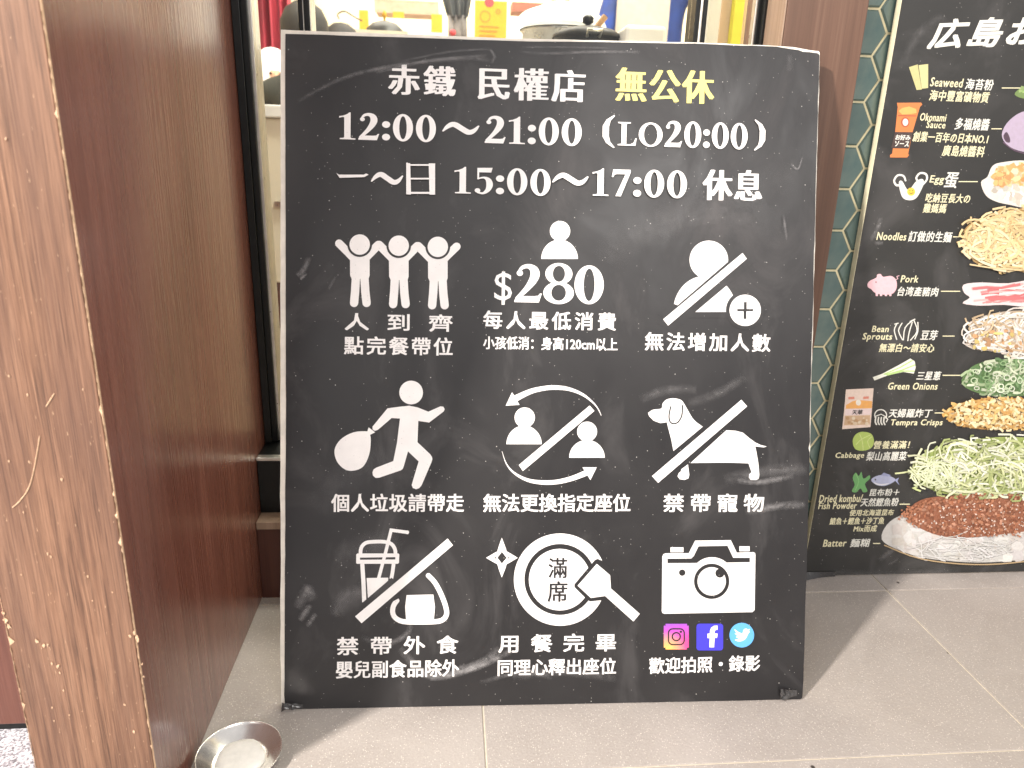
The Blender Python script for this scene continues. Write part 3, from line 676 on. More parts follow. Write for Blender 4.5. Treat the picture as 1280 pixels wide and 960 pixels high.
for pts, wd, a in [([(372, 128), (430, 98), (500, 82), (580, 74), (612, 76)], 7, .55), ([(470, 92), (540, 76), (608, 70)], 5, .6), ([(500, 78), (560, 66), (612, 62)], 4, .4), ([(612, 62), (618, 72), (614, 80)], 5, .6), ([(650, 66), (690, 68), (740, 66), (800, 66)], 5, .5), ([(650, 60), (700, 60), (760, 61)], 3, .35),
                   ([(372, 345), (380, 338), (387, 322)], 9, .8), ([(376, 350), (384, 342)], 5, .9), ([(420, 345), (412, 362)], 5, .4), ([(500, 810), (540, 845), (600, 828), (625, 810)], 12, .9), ([(560, 845), (600, 832), (640, 812)], 9, 1.), ([(452, 795), (480, 805), (510, 790), (512, 770)], 9, .5), ([(420, 770), (432, 745), (470, 735)], 22, .4),
                   ([(373, 760), (385, 735), (392, 750)], 16, .7), ([(376, 775), (388, 755)], 10, .9), ([(385, 782), (395, 766)], 8, .8), ([(920, 600), (950, 602), (990, 594)], 9, .9), ([(930, 640), (970, 632), (1005, 630)], 12, .7), ([(905, 600), (960, 588), (1008, 586)], 18, .4), ([(860, 505), (900, 490), (930, 470)], 14, .3), ([(800, 500), (830, 488), (870, 486)], 14, .35), ([(640, 845), (700, 838), (770, 846)], 14, .35), ([(600, 852), (650, 840), (690, 846)], 7, .5),
                   ([(987, 205), (996, 212), (1002, 196)], 3, .8), ([(985, 70), (986, 90)], 10, .2), ([(978, 270), (982, 300)], 4, .5), ([(556, 846), (580, 830)], 8, .6), ([(420, 700), (470, 680), (500, 690)], 40, .22), ([(400, 640), (430, 600), (480, 560)], 50, .15), ([(820, 280), (900, 270), (980, 290)], 60, .13), ([(760, 330), (800, 290), (990, 220)], 50, .12)]:
    smear(BP, pts, wd, a=a)
mb = MB()
for vs, fs, cs in SM:
    b = len(mb.v); mb.v += [tuple(v) for v in vs]; mb.f += [tuple(i+b for i in f) for f in fs]; mb.m += [0]*len(fs); mb.c += cs
mb.build('rub_marks', M['smear'], nb, label='pale chalky rub marks on the black face', kind='stuff')
# loose crumpled film at the lower corners
def crumple(pl, cx, cy, wpx, hpx, seed, mt, parent, nm='peeling_film'):
    random.seed(seed); n = 9; vs = []; fs = []
    for j in range(5):
        for i in range(n):
            u, v = pl.uv(cx+wpx*(i/(n-1)-.5), cy+hpx*(j/4-.5)*(1-.5*i/(n-1))); d = .001+.006*random.random()*(1-i/(n-1))
            q = pl.O+pl.ex*u+pl.ez*v+pl.n*d; q.z = max(q.z, .0006); vs.append(q)
    for j in range(4):
        for i in range(n-1): fs.append((j*n+i, (j+1)*n+i, (j+1)*n+i+1, j*n+i+1))
    m_ = MB(); m_.add(vs, fs); return m_.build(nm, mt, parent)
M['film'] = simple('loose_black_film', (.05, .048, .048), .22, 0, .6, .3, 30)
crumple(BP, 366, 882, 26, 10, 3, M['film'], nb); crumple(BP, 985, 866, 22, 14, 5, M['film'], nb)
random.seed(11)

# ================================================================== MENU BOARD
YM = 1.0
mn = empty('menu_board', (0, 0, 0), label='tall black menu board of pancake layers with food photos, on the floor at the right', cat='sign')
MP = Plane((0.5835, YM, 0), (1, 0, 0), (0, 0, 1), mn, .0003); MP.n = Vector((0, -1, 0))
ml = hit_y(1128, 0, YM).x; MX1 = 1.18
m_ = MB(); m_.box((.5845, YM, .0025), (MX1, YM+.0008, 1.30)); m_.build('face_sheet', M['menu'], mn)
box('backing', (.5838, YM+.001, .0025), (MX1, YM+.0125, 1.30), M['foam2'], mn, bevel=.0006)
cr = MB(); n = 12   # the curled lower corner of the face film
for j in range(3):
    for i in range(n):
        x = .5845+.055*i/(n-1); cr.v.append((x, YM-.0008-.010*(j/2)*(1-i/(n-1))**2-.001, .010-.0045*j)); cr.c.append(None)
for j in range(2):
    for i in range(n-1): cr.f.append((j*n+i, (j+1)*n+i, (j+1)*n+i+1, j*n+i+1)); cr.m.append(0)
cr.build('peeling_film', M['film'], mn)
MW, MC = M['menuwhite'], M['cream']
lettering(MP, '広島お', 1161, 1302, 24, 62, MW, .035, 1.12, .2, name='title', right=38)
TX = [('Seaweed', 1163, 1204, 96.5, 108, MC), ('海苔粉', 1207, 1242, 98, 112, MW), ('海中豐富礦物質', 1162, 1237, 112, 126, MC), ('Okonami', 1150, 1183, 141, 151, MC), ('Sauce', 1158, 1182, 151, 160, MC), ('多福燒醬', 1194, 1237, 147, 162, MW),
      ('創業一百年の日本NO.1', 1141, 1236, 164, 177, MC), ('廣島燒醬料', 1178, 1231, 181, 195, MC), ('Egg', 1162, 1180, 219, 231, MC), ('蛋', 1181, 1197.5, 215, 235, MW), ('吃納豆長大の', 1157, 1213, 241, 253, MC), ('雞媽媽', 1154, 1183, 254, 266, MC),
      ('Noodles', 1096, 1133, 290, 300, MC), ('訂做的生麵', 1136, 1190, 288.5, 302, MW), ('Pork', 1126, 1148, 344, 353, MC), ('台湾產豬肉', 1122, 1173, 358, 370, MW), ('Bean', 1090, 1111, 407, 415, MC), ('Sprouts', 1078, 1115, 416, 427, MC), ('豆芽', 1151, 1172, 412.5, 425, MW),
      ('無漂白～請安心', 1099, 1168, 429, 440, MC), ('三星蔥', 1146, 1176, 464, 475, MW), ('Green Onions', 1110, 1172, 478, 487, MC), ('天婦羅炸丁', 1111, 1165, 511, 522, MW), ('Tempra Crisps', 1113, 1178, 524, 534, MC), ('營養滿滿！', 1092, 1137, 551, 561, MC),
      ('Cabbage', 1044, 1080, 565.5, 574.5, MC), ('梨山高麗菜', 1083, 1133, 564.5, 576, MW), ('昆布粉＋', 1087, 1124, 611, 620, MW), ('Dried kombu/', 1024, 1078, 618.5, 628, MC), ('天然鰹魚粉', 1076, 1123, 622.5, 633, MW), ('Fish Powder', 1023, 1071, 628, 636.5, MC),
      ('使用北海道昆布', 1062, 1117, 637, 645, MC), ('鯖魚＋鰹魚＋沙丁魚', 1037, 1105, 647, 656, MC), ('Mix而成', 1067, 1096, 656.5, 665, MC), ('Batter', 1029, 1058, 674.5, 683.5, MC), ('麵糊', 1063, 1087, 673.5, 684, MW)]
for t, x0, x1, yt, yb, mt in TX: lettering(MP, t, x0, x1, yt, yb, mt, .022, 1.08, .05, name='caption')
p = Print(MP)
for x0, x1, y in ((1252, 1276, 110), (1239, 1252, 161), (1198, 1222, 227), (1191, 1199, 296), (1176, 1200, 364), (1178, 1193, 420), (1178, 1201, 469), (1168, 1179, 516), (1134, 1147, 569), (1124, 1137, 630), (1091, 1100, 679)):
    p.poly([[(x0, y-.6), (x1, y-.6), (x1, y+.6), (x0, y+.6)]], MC)
p.done('pointer_lines', kind='stuff')
T = M['tint']
def lp(*a): return [list(a)]
# small drawings beside the words
p = Print(MP); p.poly(lp((1136, 84), (1147, 80.5), (1152, 112), (1145.5, 112.5)), T, (.55, .52, .24)); p.poly(lp((1148, 81.5), (1160, 80), (1160, 110), (1152, 111)), T, (.60, .57, .28)); p.done('drawing', label='two pale green seaweed sheets')
p = Print(MP, 1120, 120, 8)
OR = (.66, .21, .06)
p.poly(lp((8, 68), (250, 66), (262, 85), (238, 110), (165, 360), (120, 580), (130, 590), (110, 615), (-60, 615), (-62, 590), (-40, 575), (-10, 360), (15, 110)), T, OR)
p.poly(lp((25, 150), (60, 120), (130, 105), (200, 130), (205, 170), (150, 180), (60, 185)), T, (.85, .42, .12)); p.poly([circle(90, 262, 42, 50)], T, (.45, .10, .04)); p.poly([circle(92, 262, 28, 36)], T, (.8, .72, .66))
p.poly(lp((-12, 360), (165, 362), (125, 525), (-52, 522)), T, (.05, .03, .03)); p.poly(lp((20, 190), (200, 195), (196, 204), (18, 200)), T, (.45, .1, .05))
lettering(MP, 'お好み', 1119, 1138, 168, 175, MW, .04, pr=p); lettering(MP, 'ソース', 1118, 1136, 176, 183, MW, .04, pr=p); p.done('drawing', label='orange sauce bottle with a dark label')
p = Print(MP, 940, 0, 3.765)
p.poly([catmull([(690, 862), (706, 852), (735, 895), (770, 855), (800, 842), (808, 862), (790, 905), (768, 935), (735, 942), (705, 925)], 4, True)], T, (.80, .79, .74))
p.strokes([(705, 868, 9), (680, 872, 10), (668, 850, 9), (685, 825, 9), (712, 828, 9), (722, 850, 8)], T, col=(.8, .79, .74), sm=3); p.strokes([(785, 858, 9), (772, 838, 9), (790, 815, 9), (818, 820, 10), (822, 845, 9), (803, 868, 9)], T, col=(.8, .79, .74), sm=3)
p.poly([circle(748, 902, 19)], T, (.80, .55, .06))
for q in (circle(742, 897, 2.5, n=8), circle(755, 897, 2.5, n=8)): p.poly([q], T, (.1, .06, .02))
p.strokes([(740, 907), (748, 912), (757, 906)], T, 2.5, col=(.1, .06, .02)); p.done('drawing', label='white egg drawing with a yellow yolk')
PK = (.80, .50, .55); p = Print(MP, 1000, 230, 4.571)
p.poly([catmull([(385, 570), (400, 552), (435, 535), (440, 518), (460, 514), (475, 530), (520, 525), (548, 548), (552, 590), (530, 625), (480, 632), (430, 622), (405, 600), (388, 590)], 4, True)], T, PK)
for x in (438, 462, 490, 515): p.poly(lp((x-9, 612), (x+9, 612), (x+6, 640), (x-6, 640)), T, PK)
p.strokes([(548, 545), (558, 540), (552, 528), (565, 524)], T, 4, col=PK, sm=2); p.poly([circle(433, 560, 4, n=8)], T, (.1, .05, .05)); p.done('drawing', label='pink pig')
p = Print(MP, 1000, 230, 4.571)
for q in ([(552, 800), (538, 835), (552, 888)], [(582, 795), (562, 838), (585, 890)], [(648, 775), (600, 820), (590, 890)], [(640, 790), (622, 850), (615, 895)], [(650, 780), (668, 840), (630, 892)], [(672, 790), (672, 840), (655, 885)], [(540, 800), (560, 795)], [(628, 785), (655, 772)]): p.strokes(q, MW, 6, sm=3)
p.done('drawing', label='white bean sprouts drawing')
p = Print(MP, 1000, 420, 4.571); p.poly(lp((415, 235), (470, 215), (560, 168), (630, 128), (655, 145), (660, 180), (650, 215), (590, 205), (500, 225), (425, 254)), T, (.80, .80, .70))
for q in ([(480, 218), (570, 180), (640, 140)], [(490, 220), (580, 195), (655, 165)], [(500, 222), (590, 200), (650, 200)]): p.strokes(q, T, 7, col=(.42, .60, .22))
p.done('drawing', label='white and green spring onion')
p = Print(MP, 1000, 420, 4.571); p.poly(lp((262, 305), (420, 298), (412, 400), (402, 520), (240, 532), (252, 420)), T, (.80, .64, .55)); p.poly(lp((262, 395), (300, 372), (330, 365), (412, 372), (410, 412), (260, 415)), T, (.85, .42, .12))
p.poly([circle(333, 380, 15, 17)], T, (.85, .8, .7)); p.poly(lp((258, 418), (408, 414), (405, 448), (256, 452)), T, (.82, .66, .64)); p.poly(lp((256, 455), (400, 452), (398, 505), (250, 510)), T, (.62, .42, .26))
p.poly(lp((275, 348), (310, 346), (310, 360), (275, 362)), T, (.7, .25, .18)); p.poly(lp((360, 346), (392, 344), (392, 357), (360, 360)), T, (.7, .25, .18)); lettering(MP, '天華', 1065, 1078, 512, 518, M['menu'], .03, pr=p)
for i in range(16): p.poly([circle(random.uniform(270, 380), random.uniform(465, 500), random.uniform(6, 12), n=8)], T, random.choice([(.7, .55, .38), (.5, .3, .15), (.75, .62, .45)]))
p.done('drawing', label='pale orange packet of crisps')
p = Print(MP, 1000, 420, 4.571); p.strokes(circle(460, 452, 34, 32, 20, 150, 390), MW, 6); 
for x in (432, 448, 464, 480): p.strokes([(x, 465), (x-3, 490), (x+4, 505)], MW, 8, sm=2)
p.strokes([(430, 458), (462, 446), (492, 462)], MW, 5); p.strokes([(486, 460), (500, 475), (492, 490)], MW, 6); p.done('drawing', label='white squid doodle')
p = Print(MP, 1000, 420, 4.571); p.poly([catmull([(300, 600), (315, 565), (345, 548), (385, 550), (412, 565), (422, 605), (405, 640), (360, 655), (315, 645)], 4, True)], T, (.42, .55, .13))
for q in ([(320, 620), (350, 590), (400, 565)], [(360, 650), (355, 600), (340, 560)], [(400, 640), (385, 600), (410, 575)]): p.strokes(q, T, 4, col=(.60, .70, .28), sm=3)
p.done('drawing', label='green cabbage')
p = Print(MP, 1000, 420, 4.571); GK = (.13, .36, .12); p.poly([catmull([(295, 885), (312, 850), (300, 810), (318, 780), (335, 800), (350, 775), (362, 815), (395, 795), (398, 815), (370, 845), (385, 885), (360, 892), (345, 870), (320, 893)], 3, True)], T, GK)
p.strokes([(315, 880), (335, 830), (320, 790)], T, 4, col=(.22, .5, .18), sm=3); p.done('drawing', label='green kombu leaves')
p = Print(MP, 1000, 420, 4.571); p.poly([catmull([(406, 822), (435, 800), (480, 793), (525, 805), (545, 822), (520, 842), (480, 856), (435, 850)], 4, True)], T, (.42, .45, .62)); p.poly(lp((538, 822), (565, 808), (556, 828), (568, 852)), T, (.30, .33, .52)); p.poly(lp((460, 795), (478, 780), (520, 795), (500, 802)), T, (.30, .33, .52)); p.poly([circle(430, 820, 5, n=8)], T, (.05, .05, .05))
p.poly([catmull([(420, 835), (460, 845), (510, 840), (480, 852), (440, 850)], 3, True)], T, (.7, .7, .75)); p.done('drawing', label='blue grey fish')

# food photographs: thousands of printed strands and flecks, each a flat coloured shape
def blob(n=14, j=.25): 
    ph = [random.uniform(1-j, 1+j) for _ in range(n)]
    return lambda cx, cy, rx, ry: [(cx+rx*ph[k]*math.cos(6.283*k/n), cy+ry*ph[k]*math.sin(6.283*k/n)) for k in range(n)]
def inside(cx, cy, rx, ry, top=None):
    while True:
        a, b = random.uniform(-1, 1), random.uniform(-1, 1)
        if a*a+b*b < 1: return cx+a*rx, cy+b*ry
def jit(c, v):
    k = random.uniform(1-v, 1+v); return tuple(min(.9, x*k*random.uniform(.985, 1.015)) for x in c)
def strands(p, cx, cy, rx, ry, n, ln, w, cols, curl=.8, ang=None, v=.25):
    for i in range(n):
        x, y = inside(cx, cy, rx, ry); a = random.uniform(0, 6.28) if ang is None else random.gauss(ang, .5); pts = [(x, y)]; k = random.gauss(0, curl)
        lim = random.choice((.96, 1.03, 1.08, 1.12, 1.2, 1.3))
        for s_ in range(6):
            x += ln/6*math.cos(a); y += ln/6*math.sin(a)*.8; a += k/4+random.gauss(0, .15)
            dx, dy = (x-cx)/(rx*lim), (y-cy)/(ry*lim); r = math.hypot(dx, dy)
            if r > 1: x = cx+dx/r*rx*lim; y = cy+dy/r*ry*lim
            pts.append((x, y))
        c = jit(random.choice(cols), v)
        p.lay += .25
        for lpp in stroke(pts, False, False, w*random.uniform(.7, 1.2)): p.poly(lpp, T, c, up=False)
        p.lay += .02
def flecks(p, cx, cy, rx, ry, n, r, cols, v=.3, k=6):
    for i in range(n):
        x, y = inside(cx, cy, rx, ry); f = blob(k, .4); p.lay += .05; p.poly([f(x, y, r*random.uniform(.5, 1.3), r*random.uniform(.5, 1.1))], T, jit(random.choice(cols), v), up=False)
def base(p, pts, col, sm=4): p.poly([catmull(pts, sm, True)], T, col)
p = Print(MP); base(p, [(1252, 168), (1262, 150), (1285, 138), (1330, 140), (1350, 165), (1320, 195), (1280, 190), (1260, 182)], (.46, .38, .50)); base(p, [(1254, 170), (1258, 165), (1262, 172), (1262, 178), (1257, 177)], (.07, .04, .07))
p.strokes([(1254, 178), (1268, 188), (1290, 194)], T, 1.6, col=(.1, .06, .1), sm=3); p.done('food_photo', label='purple grey puddle of sauce')
p = Print(MP); base(p, [(1226, 228), (1234, 221), (1240, 208), (1252, 203), (1285, 201), (1330, 212), (1345, 235), (1320, 256), (1285, 260), (1262, 256), (1245, 252), (1232, 244)], (.74, .70, .64))
flecks(p, 1290, 236, 48, 18, 150, 5, [(.74, .70, .62), (.62, .56, .48), (.78, .76, .74)]); flecks(p, 1278, 219, 34, 12, 170, 5, [(.72, .42, .16), (.68, .34, .12), (.74, .54, .28), (.7, .6, .4)], .2); flecks(p, 1252, 224, 12, 7, 20, 4, [(.72, .38, .15)]); p.done('food_photo', label='browned fried egg')
p = Print(MP); base(p, [(1202, 296), (1212, 280), (1235, 272), (1262, 264), (1300, 258), (1345, 275), (1350, 320), (1300, 342), (1262, 336), (1222, 330), (1210, 315)], (.50, .33, .14)); strands(p, 1276, 300, 66, 33, 420, 46, 2.9, [(.80, .64, .36), (.76, .58, .30), (.82, .70, .46), (.70, .50, .24)], 1.9, None, .14); p.strokes([(1210, 330), (1235, 334), (1262, 336)], T, 1.8, col=(.78, .6, .34)); p.done('food_photo', label='tangled yellow noodles')
p = Print(MP); base(p, [(1204, 356), (1225, 353), (1260, 354), (1300, 348), (1340, 352), (1340, 380), (1290, 384), (1255, 381), (1225, 382), (1203, 379), (1212, 372), (1205, 366)], (.76, .66, .66), 3)
for k in range(26):
    y = random.uniform(358, 377); c = random.choice([(.62, .17, .18), (.68, .28, .28), (.74, .45, .44), (.8, .72, .7)]); x = random.uniform(1212, 1250); ln = random.uniform(30, 80); p.strokes([(x, y+2), (x+ln*.3, y), (x+ln*.6, y+1), (x+ln, y-4)], T, random.uniform(1.4, 3.4), col=c, sm=2, caps=False)
p.done('food_photo', label='streaky pink pork slices')
p = Print(MP); base(p, [(1206, 425), (1222, 400), (1240, 392), (1275, 388), (1330, 392), (1345, 425), (1300, 440), (1260, 436), (1225, 438)], (.46, .38, .30)); strands(p, 1275, 416, 66, 24, 260, 40, 2.0, [(.78, .73, .66), (.70, .62, .54), (.82, .80, .76), (.6, .45, .28)], .7); flecks(p, 1262, 426, 55, 14, 50, 3, [(.72, .56, .2), (.5, .28, .14)]); p.done('food_photo', label='heap of white bean sprouts')
p = Print(MP); base(p, [(1202, 480), (1215, 458), (1245, 450), (1290, 448), (1340, 460), (1345, 485), (1290, 494), (1235, 494)], (.10, .20, .07)); strands(p, 1272, 472, 68, 21, 170, 16, 3.2, [(.20, .34, .15), (.36, .47, .27), (.58, .64, .46), (.10, .20, .08)], 1.2); 
for k in range(60):
    x, y = inside(1272, 472, 68, 20); c = jit(random.choice([(.52, .62, .42), (.70, .75, .60), (.24, .38, .18)]), .2); p.strokes(circle(x, y, random.uniform(2.5, 4.5), random.uniform(2, 3.5), 9), T, 1.2, closed=True, col=c)
p.done('food_photo', label='chopped green onions')
p = Print(MP); base(p, [(1182, 516), (1200, 504), (1240, 498), (1300, 500), (1335, 515), (1300, 532), (1250, 537), (1205, 533)], (.52, .28, .08)); flecks(p, 1258, 517, 78, 19, 300, 3.4, [(.78, .55, .22), (.62, .36, .1)], .18, 7); strands(p, 1258, 516, 76, 18, 620, 8, 3.0, [(.80, .58, .26), (.74, .47, .17), (.84, .70, .42), (.86, .74, .48), (.58, .33, .1)], 1., None, .12); p.done('food_photo', label='golden tempura crisps')
p = Print(MP); base(p, [(1140, 588), (1160, 565), (1200, 555), (1250, 546), (1310, 552), (1350, 580), (1330, 612), (1270, 622), (1200, 620), (1160, 610)], (.32, .40, .12)); strands(p, 1248, 584, 104, 32, 520, 34, 2.3, [(.62, .66, .36), (.72, .75, .50), (.48, .54, .24), (.80, .82, .68), (.34, .40, .15), (.78, .80, .62)], .8, None, .2); strands(p, 1165, 592, 30, 16, 60, 26, 1.6, [(.72, .78, .5)], .8); p.done('food_photo', label='mound of shredded cabbage')
p = Print(MP); base(p, [(1102, 674), (1112, 652), (1140, 640), (1180, 636), (1300, 634), (1360, 650), (1372, 668), (1340, 688), (1280, 699), (1220, 703), (1160, 698), (1125, 688)], (.66, .64, .61))
flecks(p, 1235, 670, 120, 26, 260, 8, [(.66, .64, .62), (.58, .57, .55), (.72, .71, .69), (.62, .58, .54)], .08, 8)
base(p, [(1132, 645), (1150, 625), (1190, 619), (1260, 616), (1330, 620), (1350, 640), (1310, 658), (1250, 668), (1195, 672), (1158, 664)], (.30, .11, .06)); flecks(p, 1240, 643, 104, 24, 900, 2.2, [(.42, .17, .09), (.34, .12, .06), (.52, .26, .17), (.24, .08, .04)], .25, 5); flecks(p, 1225, 648, 90, 20, 130, 1.1, [(.75, .62, .55)], .2, 5)
strands(p, 1190, 682, 70, 14, 60, 30, 1.2, [(.60, .59, .57), (.72, .71, .70)], .5, .3, .05)
for k in range(240):
    a_ = random.uniform(0, 6.283); f = blob(5, .4); p.lay += .05; rr_ = random.gauss(1, .045); p.poly([f(1240+108*rr_*math.cos(a_), 643+26*rr_*math.sin(a_), 1.6, 1.4)], T, jit((.38, .15, .08), .3), up=False)
p.strokes([(1104, 680), (1150, 697), (1215, 704), (1280, 700), (1345, 687)], T, 1.5, col=(.5, .36, .2), sm=4); p.done('food_photo', label='white batter disc under brown fish powder')
p = Print(MP); base(p, [(1268, 118), (1280, 108), (1300, 105), (1330, 112), (1320, 122), (1285, 124)], (.16, .25, .08)); flecks(p, 1298, 114, 26, 8, 50, 2.5, [(.2, .34, .1), (.3, .42, .16)]); p.done('food_photo', label='green seaweed flakes')
SM.clear()
for pts, wd, a in [([(1088, 300), (1095, 288), (1100, 272)], 7, .7), ([(1092, 304), (1103, 303)], 6, .6), ([(1125, 85), (1150, 40), (1180, 20)], 14, .2), ([(1098, 700), (1110, 690), (1125, 680)], 8, .4), ([(1110, 705), (1122, 697)], 5, .4), ([(1040, 716), (1120, 718), (1200, 712)], 14, .25)]: smear(MP, pts, wd, a=a)
mb = MB()
for vs, fs, cs in SM:
    b = len(mb.v); mb.v += [tuple(v) for v in vs]; mb.f += [tuple(i+b for i in f) for f in fs]; mb.m += [0]*len(fs); mb.c += cs
mb.build('rub_marks', M['smear'], mn, kind='stuff')

# ================================================================== SALT DISH
dc = hit_floor(299.5, 943, .010)
dish = empty('salt_dish', (dc.x, dc.y, 0), label='small shallow steel dish holding a flat cake of salt on the floor', cat='dish')
dish.scale = (.9, .9, .9)
M['steel'] = simple('brushed_steel', (.88, .85, .81), .22, .9, .5, .08, 50)
d = MB(); R0 = .0500
d.lathe([(.0001, .0008), (.030, .0008), (.0345, .0014), (.0425, .0105), (.0470, .0125), (R0-.0006, .0150), (R0, .0158), (R0+.0008, .0152), (R0-.0002, .0140), (.0470, .0115), (.0428, .0095), (.0352, .0003), (.030, .0000), (.0001, 0)], n=72)
d.build('plate', M['steel'], dish, sm=True)
M['salt'] = simple('packed_salt', (.86, .83, .79), .75, var=.06, scale=120, bmp=.6)
s = MB(); n = 10; ph = [1, .94, 1.03, .97, 1.02, .92, 1.0, .96, 1.04, .95]
rings = [(.0300, .0012), (.0300, .0055), (.0285, .0078), (.020, .0088), (.010, .0092), (.0001, .0092)]
vs = []
for r, z in rings:
    for k in range(n*3):
        t = k/3; a = ph[int(t) % n]*(1-t % 1)+ph[(int(t)+1) % n]*(t % 1); an = 6.28318*k/(n*3); vs.append((r*a*math.cos(an), r*a*math.sin(an), z+random.uniform(-.0003, .0003)))
fs = []
for i in range(len(rings)-1):
    for k in range(n*3): fs.append((i*n*3+k, i*n*3+(k+1) % (n*3), (i+1)*n*3+(k+1) % (n*3), (i+1)*n*3+k))
s.add(vs, fs); s.build('salt', M['salt'], dish, sm=True)
cr = MB()
for k in range(34):
    x = random.uniform(-.27, -.12); y = random.uniform(.70, .76) if k < 22 else random.uniform(.6, .74); r = random.uniform(.0003, .0009)
    if x < -.165 and y < .735 and math.hypot(x-dc.x, y-dc.y) < .05: continue
    cr.add([(x-r, y-r, 0), (x+r, y-r*.6, 0), (x+r*.6, y+r, 0), (x, y, r*1.6)], [(0, 1, 3), (1, 2, 3), (2, 0, 3)])
cr.build('salt_crumbs', M['salt'], label='spilled white salt grains on the floor around the dish', cat='crumbs', kind='stuff')

# ================================================================== INTERIOR beyond the glass
cw = simple('cream_wall_paint', (.78, .70, .52), .7, var=.05, scale=3); M['plaster'] = cw
room = empty('restaurant_room', (.3, 2.6, 0), label='bright cream painted restaurant interior seen through the window', cat='room')
for nm, a, b, mt in (('back_wall', (-1.9, 5.6, 0), (2.9, 5.68, 2.6), cw), ('side_wall', (-1.98, 1.12, 0), (-1.9, 5.6, 2.6), cw), ('side_wall', (2.9, 1.12, 0), (2.98, 5.6, 2.6), cw), ('ceiling', (-1.98, 1.12, 2.6), (2.98, 5.68, 2.68), cw), ('room_floor', (-1.98, 1.12, -.05), (2.98, 5.6, 0), simple('room_floor_vinyl', (.45, .38, .3), .5))):
    q = box(nm, a, b, mt); child(q, room)
lintel = box('shop_lintel', (-1.6, 1.065, 2.7), (2.2, 1.14, 3.3), M['panel'], label='dark wooden lintel above the shop window', cat='lintel')
def at(px, py, Y): return hit_y(px, py, Y)
# red curtain with folds
M['red'] = simple('red_curtain_cloth', (.36, .035, .06), .7, var=.5, scale=8, stretch=(4, 4, .4))
cu = MB(); xa = at(312, 40, 4.6).x; xb = at(362, 40, 4.6).x; nC = 60
for j, z in enumerate((at(330, 100, 4.6).z, 1.2, 1.5, 2.0, 2.2)):
    for i in range(nC+1):
        t = i/nC; cu.v.append((xa-.10+(xb-xa+.12)*t, 4.6+.05*math.sin(t*44)+.03*math.sin(t*23+1)+(.01*j), z)); cu.c.append(None)
for j in range(4):
    for i in range(nC): cu.f.append((j*(nC+1)+i, j*(nC+1)+i+1, (j+1)*(nC+1)+i+1, (j+1)*(nC+1)+i)); cu.m.append(0)
cu.build('curtain', M['red'], sm=True, label='red pleated curtain hanging behind the left edge of the window', cat='curtain')
# counter just behind the glass
ctr = empty('counter', (.2, 1.35, 0), label='pale kitchen counter running behind the window', cat='counter')
M['cab'] = simple('cream_cabinet', (.72, .66, .54), .5, var=.05, scale=5); M['ctop'] = simple('steel_worktop', (.55, .54, .52), .25, .9)
q = box('cabinet', (-.12, 1.50, 0), (1.3, 2.1, .80), M['cab']); child(q, ctr)
q = box('worktop', (-.14, 1.47, .80), (1.32, 2.12, .83), M['ctop'], bevel=.003); child(q, ctr)
cab2 = empty('low_cabinet', (-.4, 2.2, 0), label='low cream cabinet seen through the strip of glass left of the board', cat='cabinet')
q = box('carcass', (-.75, 2.0, .30), (-.22, 2.35, .72), M['cab'], bevel=.004); child(q, cab2)
q = box('plinth', (-.73, 2.03, 0), (-.24, 2.33, .30), M['panel']); child(q, cab2)
q = box('top', (-.77, 1.98, .7205), (-.20, 2.36, .75), mat('white_top', (.8, .8, .8), .4), bevel=.003); child(q, cab2)
q = box('handle', (-.45, 1.985, .50), (-.33, 1.999, .515), M['seal']); child(q, cab2)

# ---- people: one skinned body each
def skin_body(name, joints, edges, mt, parent, sub=2):
    me = bpy.data.meshes.new(name); me.from_pydata([j[0] for j in joints], edges, [])
    o = bpy.data.objects.new(name, me); C.objects.link(o); md = o.modifiers.new('s', 'SKIN'); md.use_smooth_shade = True
    for i, j in enumerate(joints):
        r = j[1]; me.skin_vertices[0].data[i].radius = r if isinstance(r, tuple) else (r, r)
    me.skin_vertices[0].data[0].use_root = True
    o.modifiers.new('u', 'SUBSURF').levels = sub
    dg = bpy.context.evaluated_depsgraph_get(); dg.update()
    m2 = bpy.data.meshes.new_from_object(o.evaluated_get(dg)); bpy.data.objects.remove(o)
    m2.materials.clear(); m2.materials.append(mt); smooth(m2)
    q = link(name, m2, None, parent); return q
SK = simple('skin', (.62, .36, .25), .5, var=.08, scale=20); HR = simple('black_hair', (.010, .009, .008), .7, var=.4, scale=60, stretch=(4, 4, .6))
M['navy'] = simple('navy_trousers', (.03, .035, .06), .8)
